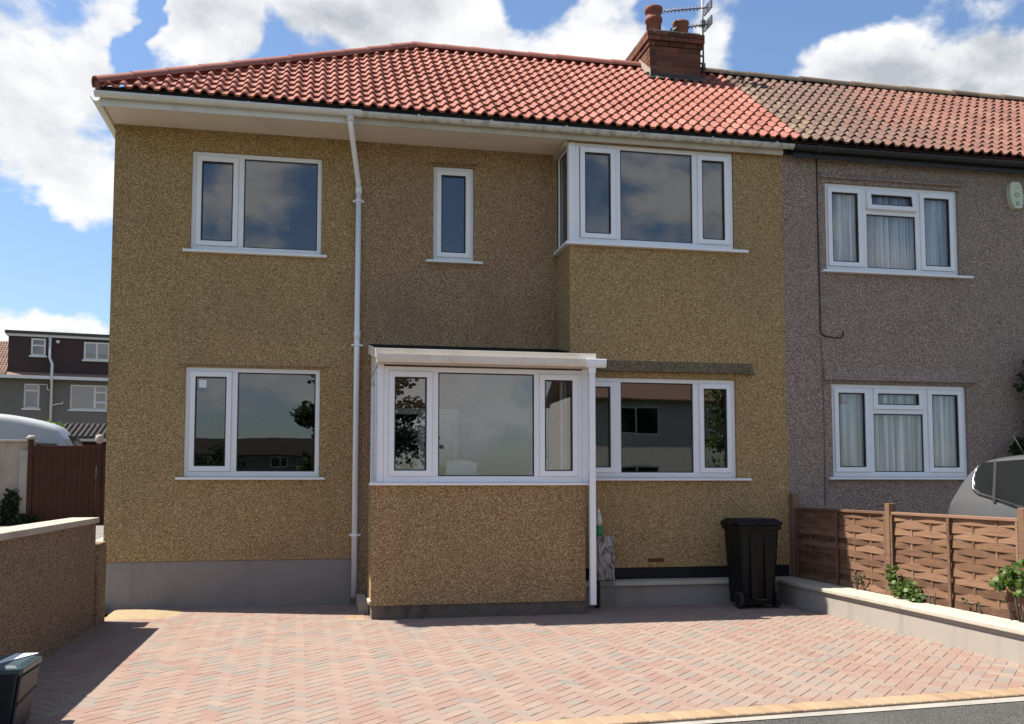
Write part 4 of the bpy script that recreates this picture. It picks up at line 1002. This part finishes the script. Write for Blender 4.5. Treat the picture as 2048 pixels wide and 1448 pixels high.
# ================================================================== METER BOX, BOTTLE, BINS
mt = thing('meter_box', 'peeling grey meter cabinet on a concrete stub beside the porch', 'meter box', (5.87, -1.0, 0))
obj('cabinet', MB().box(5.755, 5.985, -1.03, -0.885, .33, .86), 'peeling_paint', mt, bevel=.02, seg=3)
obj('cabinet_door', MB().box(5.775, 5.968, -1.042, -1.031, .36, .83), 'peeling_paint', mt, bevel=.006)
obj('stub', MB().box(5.80, 5.97, -1.02, -0.885, -.03, .25).box(5.792, 5.978, -1.03, -0.885, .25, .325), 'concrete_dark', mt, bevel=.008)
obj('pipe', MB().tube([(5.765, -.97, -.03), (5.765, -.97, .33)], .014, 8), 'gutter_black', mt)
bt = thing('bottle', 'clear squeezy bottle half full of green liquid on the meter cabinet', 'bottle', (5.80, -.97, .86))
obj('body', MB().lathe([(.044, .985), (.043, 1.04), (.036, 1.09), (.018, 1.14)], 5.80, -.97, 14), 'bottle_clear', bt); obj('liquid', MB().lathe([(.040, .862), (.046, .88), (.046, .984)], 5.80, -.97, 14), 'green_liquid', bt); obj('cap', MB().lathe([(.016, 1.14), (.014, 1.175), (.006, 1.18)], 5.80, -.97, 10), 'paper', bt)

bn = thing('wheelie_bin', 'black two wheeled refuse bin standing against the low wall', 'bin', (7.66, -1.22, 0))
BX, BYc = 7.66, -1.20
def frustum(mb, cx, cy, z0, z1, a0, b0, a1, b1, bev=.03, sh=0.0):
    def lp(a, b, z, s): 
        return [(cx-a+bev, cy-b+s, z), (cx+a-bev, cy-b+s, z), (cx+a, cy-b+bev+s, z), (cx+a, cy+b-bev+s, z), (cx+a-bev, cy+b+s, z), (cx-a+bev, cy+b+s, z), (cx-a, cy+b-bev+s, z), (cx-a, cy-b+bev+s, z)]
    i = len(mb.v); mb.v += lp(a0, b0, z0, 0)+lp(a1, b1, z1, sh)
    for k in range(8): mb.face((i+k, i+(k+1) % 8, i+8+(k+1) % 8, i+8+k))
    mb.face(tuple(i+k for k in range(8))[::-1]); mb.face(tuple(i+8+k for k in range(8))); return mb
mb = frustum(MB(), BX, BYc, .045, .99, .205, .21, .250, .265, .035); frustum(mb, BX, BYc, .93, .985, .268, .283, .270, .285, .03)
for s_ in (-.09, .09): mb.prism([(BX+s_-.035, .12), (BX+s_+.035, .12), (BX+s_+.045, .90), (BX+s_-.045, .90)], 'y', BYc-.268, BYc-.20)
obj('body', mb, 'black_plastic', bn, bevel=.006)
mb = frustum(MB(), BX, BYc-.005, .99, 1.03, .285, .30, .280, .295, .03); frustum(mb, BX, BYc-.005, 1.03, 1.065, .272, .285, .235, .245, .04); mb.box(BX-.05, BX+.05, BYc-.325, BYc-.29, 1.0, 1.02)
obj('lid', mb, 'black_plastic', bn, bevel=.006)
obj('handle', MB().tube([(BX-.20, BYc+.26, 1.0), (BX-.20, BYc+.33, .99), (BX+.20, BYc+.33, .99), (BX+.20, BYc+.26, 1.0)], .017, 8).tube([(BX-.285, BYc-.12, 1.005), (BX-.345, BYc-.08, .995), (BX-.345, BYc+.10, .995), (BX-.285, BYc+.14, 1.005)], .014, 8), 'black_plastic', bn)
for s_ in (-1, 1):
    xw = BX+s_*.232
    wl = obj('wheel', MB().lathe([(.06, xw-.022), (.098, xw-.022), (.102, xw-.012), (.102, xw+.012), (.098, xw+.022), (.06, xw+.022)], BYc-.155, .102, 20, axis='x'), 'rubber', bn)
    obj('hub', MB().lathe([(.055, xw-.026), (.055, xw+.026)], BYc-.155, .102, 14, axis='x'), 'black_plastic', wl)
obj('axle', MB().tube([(BX-.23, BYc-.155, .102), (BX+.23, BYc-.155, .102)], .011, 8), 'alloy', bn)
obj('emblem', MB().box(BX-.025, BX+.03, BYc-.322, BYc-.316, 1.005, 1.018).box(BX-.055, BX+.055, BYc-.2695, BYc-.266, .105, .118), 'grey_panel', bn)

rb = thing('recycling_box', 'dark navy recycling box with teal lid in the bottom left corner', 'recycling box', (0.52, -5.7, 0))
mb = frustum(MB(), .52, -5.70, .0, .36, .165, .16, .215, .205, .02); obj('body', mb, 'navy_plastic', rb, bevel=.008)
obj('side_panel', MB().prism([(-5.87, .02), (-5.53, .02), (-5.50, .345), (-5.90, .345)], 'x', .0, .012), 'grey_panel', rb, Matrix.Translation((.684, 0, 0)) @ Matrix.Rotation(R(8), 4, 'Y'), bevel=.004)
mb = frustum(MB(), .52, -5.70, .36, .395, .235, .225, .235, .225, .02); frustum(mb, .52, -5.70, .395, .41, .225, .215, .20, .19, .02); obj('lid', mb, 'teal_lid', rb, bevel=.006)
obj('strap', MB().prism([(-5.895, .17), (-5.505, .21), (-5.505, .225), (-5.895, .19)], 'x', .0, .012), 'rubber', rb, Matrix.Translation((.705, 0, 0)) @ Matrix.Rotation(R(3), 4, 'Y'))
mb = MB(); mb.v += [(.57, -5.905, .413), (.735, -5.50, .413), (.60, -5.50, .414), (.735, -5.50, .417), (.60, -5.50, .418), (.57, -5.905, .417)]; mb.face((0, 1, 2)); mb.face((5, 4, 3)); mb.face((0, 5, 3, 1)); mb.face((1, 3, 4, 2)); mb.face((2, 4, 5, 0))
tag(obj('lit_lid_corner', mb, 'paper'), 'white sliver standing in for the sunlit corner of the teal box lid', 'paper')  # sunlight on the lid corner, laid on as a thin white piece

# ================================================================== VEHICLES
def loft_body(stations, m, parent, name, mirror_x, subsurf=1):
    """stations: (y, [(halfwidth, z), ...]) from one end to the other; centre x = mirror_x"""
    mb = MB(); n = len(stations[0][1]); rings = []
    for (y, pts) in stations:
        i = len(mb.v); mb.v += [(mirror_x-p[0], y, p[1]) for p in pts] + [(mirror_x+p[0], y, p[1]) for p in pts[::-1]]; rings.append(i)
    k2 = 2*n
    for a, b in zip(rings, rings[1:]):
        for k in range(k2): mb.face((a+k, b+k, b+(k+1) % k2, a+(k+1) % k2), True)
    mb.face(tuple(rings[0]+k for k in range(k2))); mb.face(tuple(rings[-1]+k for k in range(k2))[::-1])
    o = obj(name, mb, m, parent)
    if subsurf:
        s_ = o.modifiers.new('sub', 'SUBSURF'); s_.levels = subsurf; s_.render_levels = subsurf
    return o
def wheelset(parent, xs, ys, zc, r, w):
    for xx in xs:
        for yy in ys:
            wl = obj('wheel', MB().lathe([(r*.6, xx-w), (r*.94, xx-w), (r, xx-w*.7), (r, xx+w*.7), (r*.94, xx+w), (r*.6, xx+w)], yy, zc, 24, axis='x'), 'tyre', parent)
            obj('rim', MB().lathe([(r*.2, xx-w*1.03), (r*.62, xx-w*.96), (r*.62, xx+w*.96), (r*.2, xx+w*1.03)], yy, zc, 16, axis='x'), 'alloy', wl)
G0 = .24
car = thing('car', 'silver grey hatchback parked behind the woven fence', 'car', (10.15, -4.4, G0))
CXC = 10.15
def cs(belt, roof, wl_, wb_, wr_, sill=.28):
    # cross section from sill up: (halfwidth, z)
    return [(wl_*.93, G0+sill-.08), (wl_, G0+sill+.08), (wl_+.01, G0+(sill+belt)*.52), (wb_, G0+belt-.06), (wb_-.015, G0+belt), (wr_+ (wb_-wr_)*.45, G0+belt+(roof-belt)*.52), (wr_, G0+roof-.055), (wr_*.82, G0+roof-.012), (wr_*.4, G0+roof)]
st = [(-2.60, cs(.93, 1.02, .74, .72, .60)), (-2.68, cs(1.02, 1.22, .80, .78, .60)), (-2.82, cs(1.07, 1.44, .83, .81, .60)), (-3.02, cs(1.08, 1.535, .845, .82, .60)), (-3.40, cs(1.06, 1.565, .85, .83, .61)), (-4.1, cs(1.01, 1.58, .85, .83, .62)), (-4.8, cs(.97, 1.56, .85, .83, .62)), (-5.25, cs(.94, 1.44, .85, .82, .60)), (-5.75, cs(.91, 1.10, .84, .81, .62)), (-5.95, cs(.88, .95, .83, .79, .66)), (-6.35, cs(.80, .85, .80, .74, .62)), (-6.6, cs(.62, .68, .72, .66, .50))]
loft_body(st, 'car_paint', car, 'body', CXC, 2)
def side_x(z, s_, off=.012):
    # greenhouse flank: straight line from belt (half .83, z 1.03) to roof (half .62, z 1.55)
    t = (z-G0-1.03)/(1.52-1.03); return CXC + s_*(.826 - .205*max(-.25, min(1.05, t)) + off)
outl = [(-3.22, 1.165), (-3.12, 1.21), (-3.075, 1.31), (-3.065, 1.42), (-3.13, 1.475), (-4.0, 1.505), (-4.75, 1.475), (-5.15, 1.36), (-5.45, 1.12), (-5.40, .985), (-4.6, .995), (-3.85, 1.05)]
for s_ in (-1, 1):
    mb = MB(); pts = [(side_x(G0+z, s_), y, G0+z) for (y, z) in outl]
    mb.v += pts + [(p[0]-s_*.02, p[1], p[2]) for p in pts]; n = len(pts)
    mb.face(tuple(range(n)) if s_ > 0 else tuple(range(n))[::-1])
    for k in range(n): mb.face((k, (k+1) % n, n+(k+1) % n, n+k))
    wn_ = obj('side_window', mb, 'car_glass', car)
    tr = [(side_x(G0+z, s_, .014), y, G0+z) for (y, z) in ((-3.06, 1.45), (-3.055, 1.38), (-3.065, 1.29), (-3.11, 1.195), (-3.21, 1.145), (-3.85, 1.03), (-4.6, .975), (-5.42, .965))]
    obj('trim', MB().tube(tr, [.004, .010, .015, .016, .011, .009, .008, .006], 8), 'chrome', wn_)
    mb = MB()
    for (ya, yb_, wd) in ((-3.50, -3.32, .022), (-4.40, -4.34, .03)):
        P = [(ya-wd, 1.06), (ya+wd, 1.06), (yb_+wd, 1.49), (yb_-wd, 1.49)]
        mb.quad(*[(side_x(G0+z, s_, .018), y, G0+z) for (y, z) in (P if s_ < 0 else P[::-1])])
    obj('pillar', mb, 'rubber', wn_); mb = MB()
    for (ya, yb_, wd) in ((-4.45, -4.45, .03),):
        mb.prism([(ya-wd, G0+1.02), (ya+wd, G0+1.02), (yb_+wd, G0+1.49), (yb_-wd, G0+1.49)], 'x', side_x(G0+1.25, s_, .0), side_x(G0+1.25, s_, .006))
    obj('pillar', mb, 'gutter_black', wn_)
    obj('tail_light', MB().prism([(-2.585, .62), (-2.58, .72), (-2.60, .86), (-2.68, .86), (-2.68, .64)], 'x', CXC+s_*.62, CXC+s_*.78), 'tail_light', car, Matrix.Translation((0, 0, G0)), bevel=.02)
mb = MB().prism([(CXC-.56, G0+1.10), (CXC+.56, G0+1.10), (CXC+.50, G0+1.44), (CXC-.50, G0+1.44)], 'y', -2.66, -2.64)
obj('rear_window', mb, 'car_glass', car, Matrix.Translation((0, -2.65, G0+1.1)) @ Matrix.Rotation(R(28), 4, 'X') @ Matrix.Translation((0, 2.65, -G0-1.1)))
obj('bumper', MB().box(CXC-.74, CXC+.74, -2.68, -2.53, G0+.30, G0+.52), 'car_paint', car, bevel=.05, seg=3)
obj('aerial_rod', MB().tube([(CXC-.1, -3.10, G0+1.55), (CXC-.1, -2.92, G0+1.78)], .006, 6), 'rubber', car)
wheelset(car, (CXC-.78, CXC+.78), (-3.25, -5.75), G0+.30, .30, .09)
car.location.y += 0.10

van = thing('van', 'white high roof van parked behind the cream wall', 'van', (-6.4, 15.0, .54))
VX, VG = -15.0, .54   # built along Y, then turned
def vs(w, z0, zb, zr, wr): return [(w*.95, VG+z0), (w, VG+z0+.15), (w+.01, VG+(z0+zb)/2), (w, VG+zb), (w-.02, VG+zb+.2), (wr+.04, VG+zr-.18), (wr-.06, VG+zr-.04), (wr*.5, VG+zr)]
vst = [(0.0, vs(.92, .3, 1.3, 2.55, .80)), (.08, vs(.95, .3, 1.3, 2.68, .86)), (.6, vs(.96, .3, 1.3, 2.72, .88)), (2.4, vs(.96, .3, 1.3, 2.74, .88)), (3.1, vs(.96, .3, 1.25, 2.68, .86)), (3.85, vs(.96, .3, 1.2, 2.52, .82)), (4.15, vs(.96, .3, 1.2, 2.40, .80)), (4.24, vs(.95, .3, 1.15, 2.20, .76)), (4.75, vs(.93, .3, 1.05, 1.55, .70)), (5.2, vs(.90, .3, .95, 1.15, .66)), (5.45, vs(.80, .35, .8, .98, .58))]
MV = Matrix.Translation((-8.15, 14.55, 0)) @ Matrix.Rotation(R(-88), 4, 'Z')
vparts = [loft_body(vst, 'van_white', van, 'body', 0.0, 2)]
for s_ in (-1, 1): vparts.append(obj('side_window', MB().prism([(4.55, 1.28), (3.55, 1.32), (3.60, 1.95), (4.20, 1.93)], 'x', s_*.90, s_*.955), 'car_glass', van, Matrix.Translation((0, 0, VG))))
vparts.append(obj('windscreen', MB().prism([(-.72, 0), (.72, 0), (.64, .85), (-.64, .85)], 'y', -.01, .01), 'car_glass', van, Matrix.Translation((0, 4.83, VG+1.42)) @ Matrix.Rotation(R(30), 4, 'X')))
nb4 = len(van.children) if False else 0
before = set(bpy.data.objects)
wheelset(van, (-.88, .88), (1.0, 4.5), VG+.34, .34, .11)
for o in set(bpy.data.objects) - before:
    if o.parent is van: vparts.append(o)
for o in vparts: o.matrix_basis = MV @ o.matrix_basis

# ================================================================== BACK LANE
cw = thing('boundary_wall', 'cream painted garden wall with piers behind the left passage', 'wall', (-5.5, 12.2, .5))
obj('wall', MB().box(-11.0, -4.02, 12.1, 12.3, .4, 2.44), 'cream_paint', cw)
for X in (-4.28, -5.0, -6.6, -8.2): obj('pier', MB().box(X, X+.20, 12.0, 12.098, .4, 2.25), 'concrete' if X > -4.5 else 'cream_paint', cw, bevel=.01)
obj('coping', MB().box(-11.0, -3.98, 12.03, 12.36, 2.442, 2.49), 'coping_old', cw, bevel=.01)
gt = thing('gate', 'tall dark brown boarded gate beside the cream wall', 'gate', (-3.3, 12.0, .5))
X = -3.98; k = 0
while X < -2.62:
    obj('board', MB().box(X, X+.134, 12.0+ (.004 if k % 2 else 0), 12.03, .54, 2.36), 'gate_brown', gt, bevel=.005); X += .137; k += 1
obj('rail', MB().box(-3.98, -2.62, 12.031, 12.08, .8, .95).box(-3.98, -2.62, 12.031, 12.08, 1.95, 2.1), 'gate_brown', gt)
for X in (-4.10, -2.60): obj('post', MB().box(X, X+.11, 11.97, 12.08, .4, 2.50 if X < -3 else 2.40), 'gate_brown', gt, bevel=.01)
obj('post_cap', MB().lathe([(.11, 2.50), (.12, 2.54), (.06, 2.60)], -4.045, 12.02, 8), 'concrete', gt)
tag(obj('ornament', MB().lathe([(.04, 2.41), (.085, 2.45), (.10, 2.53), (.08, 2.60), (.03, 2.63)], -2.55, 12.0, 14), 'cream_paint'), 'pale rounded ornament at the right end of the brown gate', 'ornament')
obj('fence_end', MB().box(-2.48, -0.2, 12.0, 12.05, .45, 2.33), 'gate_brown', gt)
shrub('shrub', 'dark ivy growing up the foot of the cream wall', (-4.6, 11.9, .5), [((-4.55, 11.92, .75), (.35, .12, .35)), ((-4.75, 11.92, .65), (.4, .15, .25)), ((-4.40, 11.95, 1.05), (.16, .06, .35)), ((-4.1, 11.85, .6), (.3, .15, .2)), ((-5.3, 11.85, .58), (.5, .2, .2))], 'leaf_dark', .09, 230, [[(-4.5, 11.95, .5), (-4.45, 11.97, 1.2)]])
shed = thing('outbuilding', 'low garden outbuilding with dark scalloped tile roof behind the gate', 'shed', (-4.0, 17.6, .55))
obj('wall', MB().box(-5.0, -2.6, 17.2, 19.2, .45, 2.68), 'gate_brown', shed)
sr_ = obj('roof', MB().prism([(16.95, 2.72), (16.95, 2.76), (18.2, 3.22), (19.4, 2.76), (19.4, 2.72), (18.2, 3.16)], 'x', -5.1, -2.5), 'slate_dark', shed)
stm = MB()
for k in range(6): an = math.pi*k/5; stm.v.append((-.055*math.cos(an), 0, .05*math.sin(an)))
for k in range(6): an = math.pi*k/5; stm.v.append((-.05*math.cos(an), 1.3, .046*math.sin(an)))
for k in range(5): stm.face((k, k+1, 7+k, 6+k), True)
stm.face((0, 1, 2, 3, 4, 5)); smesh = stm.mesh('roof_roll'); smesh.materials.append(MATS['stone_pale' if False else 'slate_dark'])
for k in range(17):
    o = bpy.data.objects.new('roof_roll', smesh); COL.objects.link(o); o.parent = sr_; o.location = (-5.02+.15*k, 16.93, 2.765); o.rotation_euler = (math.atan(.46/1.25), 0, 0)
obj('eaves_board', MB().box(-5.1, -2.5, 16.92, 16.945, 2.66, 2.74), 'render_white', shed)
shrub('shrub', 'bright green bush showing above the white van bonnet', (-5.0, 17.0, .55), [((-4.98, 16.8, 3.08), (.26, .2, .14)), ((-4.70, 16.75, 3.06), (.24, .2, .12)), ((-5.1, 17.0, 2.4), (.35, .3, .6)), ((-5.1, 17.0, 1.3), (.4, .35, .7))], 'leaf_bright', .10, 220, [[(-5.1, 17, .5), (-5.1, 17, 2.9)]])

# rear house with dormer
rh = thing('house', 'dark rendered house with brown box dormer in the left background', 'house', (-9.0, 27.0, .5))
MR = Matrix.Translation((-9.0, 27.0, 0)) @ Matrix.Rotation(R(9), 4, 'Z')
def robj(name, mb, m, par=None, **k):
    if par is None: return obj(name, mb, m, rh, MR, **k)
    return obj(name, mb, m, par, **k)
robj('wall', holed(-7, 7.5, .4, 5.42, 0, .25, [(.60, 1.14, 4.30, 5.24), (2.20, 3.52, 4.30, 5.26)]), 'render_dark')
robj('wall', MB().box(-7, 7.5, 6.5, 6.75, .4, 5.4).box(-7, -6.75, .25, 6.5, .4, 5.4).box(7.25, 7.5, .25, 6.5, .4, 5.4).box(-6.7, 7.2, .6, .7, 3.0, 5.4), 'render_dark')
rr_ = robj('roof', MB().prism([(-.35, 5.44), (-.35, 5.50), (3.25, 7.20), (7.0, 5.50), (7.0, 5.44), (3.25, 7.12)], 'x', -7.1, 7.6), 'tile_far')
rm = MB(); 
for c_ in range(15):
    v0 = c_/15; yy = -.36+3.6*v0; zz = 5.51+1.70*v0
    for k in range(24):
        X = -2.4 + .1*k + (.0 if c_ % 2 else .0)
        an = [(X, 0), (X+.03, .012), (X+.06, .03), (X+.09, .012), (X+.1, 0)]
        for p, q in zip(an, an[1:]): rm.quad((p[0], yy-.02, zz+.02+p[1]), (q[0], yy-.02, zz+.02+q[1]), (q[0], yy+.25, zz+.13+q[1]), (p[0], yy+.25, zz+.13+p[1]), True, (c_*7.3+int((k)/2)*3.1) % 1 + .001)
stuff(robj('far_tiles', rm, 'tile_far', rr_))
dm = robj('dormer', holed(.02, 7.0, 5.58, 7.10, .02, .2, [(.80, 1.30, 6.32, 6.98), (2.64, 3.56, 6.24, 6.93)]), 'dormer_brown')
robj('side_wall', MB().box(.02, .15, .2, 3.1, 5.58, 7.10), 'dormer_brown', dm); robj('back_wall', MB().box(.2, 6.9, .8, .9, 5.6, 7.1), 'render_dark', dm)
robj('fascia', MB().box(-.05, 7.1, -.06, .019, 7.04, 7.13), 'upvc_far', dm); robj('flat_roof', MB().box(-.1, 7.15, -.12, 3.2, 7.132, 7.24), 'felt', dm)
robj('gutter', MB().prism([(-.42, 5.40), (-.30, 5.40), (-.30, 5.52), (-.42, 5.52)], 'x', -7.1, 7.6), 'upvc_far')
def rwin(x0, x1, z0, z1, yf_, cells, mulls, transoms, par):
    w = obj('window', MB().ring(x0, x1, z0, z1, .06, yf_, yf_+.07), 'upvc_far', rh, MR)
    for (a, b) in mulls: obj('mullion', MB().box(a, b, yf_+.002, yf_+.068, z0+.06, z1-.06), 'upvc_far', w)
    for (a, b, c, e) in transoms: obj('mullion', MB().box(a, b, yf_-.01, yf_+.066, c, e), 'upvc_far', w)
    for (a, b, c, e) in cells: obj('pane', MB().box(a, b, yf_+.03, yf_+.045, c, e), 'glass', w)
    obj('sill', MB().box(x0-.06, x1+.06, yf_-.08, yf_+.04, z0-.06, z0-.003), 'upvc_far', w); return w
rwin(.60, 1.14, 4.30, 5.24, .04, [(.66, 1.08, 4.36, 4.95), (.66, 1.08, 5.01, 5.18)], [], [(.66, 1.08, 4.95, 5.01)], rh)
rwin(2.20, 3.52, 4.30, 5.26, .04, [(2.26, 3.04, 4.36, 5.20), (3.11, 3.46, 4.36, 4.56), (3.11, 3.46, 4.62, 4.95), (3.11, 3.46, 5.01, 5.20)], [(3.04, 3.11)], [(3.11, 3.46, 4.95, 5.01), (3.11, 3.46, 4.56, 4.62)], rh)
rwin(.80, 1.30, 6.32, 6.98, .0, [(.86, 1.24, 6.38, 6.68), (.86, 1.24, 6.74, 6.92)], [], [(.86, 1.24, 6.68, 6.74)], rh)
w_ = rwin(2.64, 3.56, 6.24, 6.93, .0, [(2.70, 3.07, 6.30, 6.87), (3.13, 3.50, 6.30, 6.87)], [(3.07, 3.13)], [], rh)
obj('blind', MB().box(2.70, 3.07, .09, .095, 6.50, 6.87).box(3.13, 3.50, .09, .095, 6.50, 6.87), 'cloth', w_)
robj('downpipe', MB().tube([(1.46, -.10, 7.02), (1.46, -.10, 6.25), (1.58, -.38, 5.98), (1.58, -.45, 5.4), (1.56, -.10, 5.2), (1.56, -.10, 2.8)], .05, 8), 'upvc_far')
robj('waste_pipe', MB().tube([(1.56, -.08, 4.42), (1.82, -.08, 4.5), (1.95, -.08, 4.5), (1.96, -.08, 4.6)], .025, 6), 'upvc_far'); robj('waste_pipe', MB().tube([(1.15, -.06, 5.22), (1.40, -.06, 5.22), (1.42, -.06, 5.02), (1.56, -.06, 5.02)], .025, 6), 'upvc_far')
robj('lamp', MB().lathe([(.02, 6.82), (.07, 6.85), (.07, 6.92), (.03, 6.95)], 1.72, -.02, 10), 'upvc_far')

# ================================================================== ACROSS THE STREET (seen only mirrored in the glass)
def plain_house(name_label, x0, x1, y, wallm, roofm):
    h = thing('house', name_label, 'house', ((x0+x1)/2, y, 0))
    holes = []; w = x1-x0
    for k in range(2):
        for (za, zb) in ((.9, 2.2), (3.5, 4.7)): holes.append((x0+w*(.14+.5*k), x0+w*(.14+.5*k)+2.0, za, zb))
    mbw = holed(-x1, -x0, 0, 5.1, 0, .25, [(-b, -a, c, e) for (a, b, c, e) in holes])
    MT = Matrix.Translation((0, y, 0)) @ Matrix.Rotation(R(180), 4, 'Z')
    obj('wall', mbw, wallm, h, MT); obj('wall', MB().box(-x1, -x0, 6, 6.25, 0, 5.1).box(-x1, -x1+.25, .25, 6, 0, 5.1).box(-x0-.25, -x0, .25, 6, 0, 5.1).box(-x1+.3, -x0-.3, .6, .7, 0, 5.0), wallm, h, MT)
    rf = obj('roof', MB().prism([(-.4, 5.0), (3.1, 7.4), (6.6, 5.0), (6.6, 4.94), (3.1, 7.3), (-.4, 4.94)], 'x', -x1-.2, -x0+.2), roofm, h, MT)
    obj('chimney', MB().box(-x1+.6, -x1+1.3, 2.8, 3.5, 6.8, 8.3), 'chimney_brick', h, MT)
    for (a, b, c, e) in holes:
        wv = obj('window', MB().ring(-b, -a, c, e, .07, .05, .12).box((-a-b)/2-.03, (-a-b)/2+.03, .052, .118, c+.07, e-.07), 'upvc', h, MT)
        obj('pane', MB().box(-b+.07, -a-.07, .08, .10, c+.07, e-.07), 'car_glass', wv)
plain_house('white rendered house across the street, mirrored in the ground floor window', 13.0, 25.0, -27.5, 'render_white', 'tile_far')
plain_house('brown roofed house across the street, mirrored in the left windows', -16.0, 4.0, -118, 'render_dark', 'slate_dark')
def tree(label, base, h, crown, leafm, n, seed, clumps=26, low=.28):
    rs = random.Random(seed); t = thing('tree', label, 'tree', base); bx, by, bz = base
    mt_ = MB(); mt_.tube([(bx, by, bz-.2), (bx+.1, by, bz+h*.25), (bx-.05, by+.05, bz+h*.55), (bx, by, bz+h*.9)], [.22, .17, .11, .03], 10)
    ml = MB()
    for k in range(clumps):
        zf_ = rs.uniform(low, 1.0); an = rs.uniform(0, 6.28); rr = crown*rs.uniform(.25, .95)*math.sin(math.pi*min(1, .25+.72*zf_))
        c = (bx+rr*math.cos(an), by+rr*math.sin(an), bz+h*zf_); s_ = rs.uniform(.45, .85)
        mt_.tube([(bx, by, bz+h*(zf_*.8)), ((bx+c[0])/2, (by+c[1])/2, bz+h*zf_*.9), c], [.06, .04, .012], 6)
        leaf_cloud(ml, c, (s_, s_, s_*.8), n, .16, seed*100+k)
    obj('trunk', mt_, 'bark', t); obj('crown', ml, leafm, t)
tree('tall dark leaved tree across the street, mirrored in the porch glass', (3.75, -21.0, 0), 8.2, 2.1, 'leaf_dark', 230, 3, 64, .06)
tree('broad green tree across the street, mirrored in the ground floor window', (17.5, -22.0, 0), 5.5, 2.4, 'leaf', 170, 5)
tree('rounded garden tree across the street, mirrored in the left windows', (-3.4, -46, 0), 3.6, 2.4, 'leaf_dark', 170, 9)
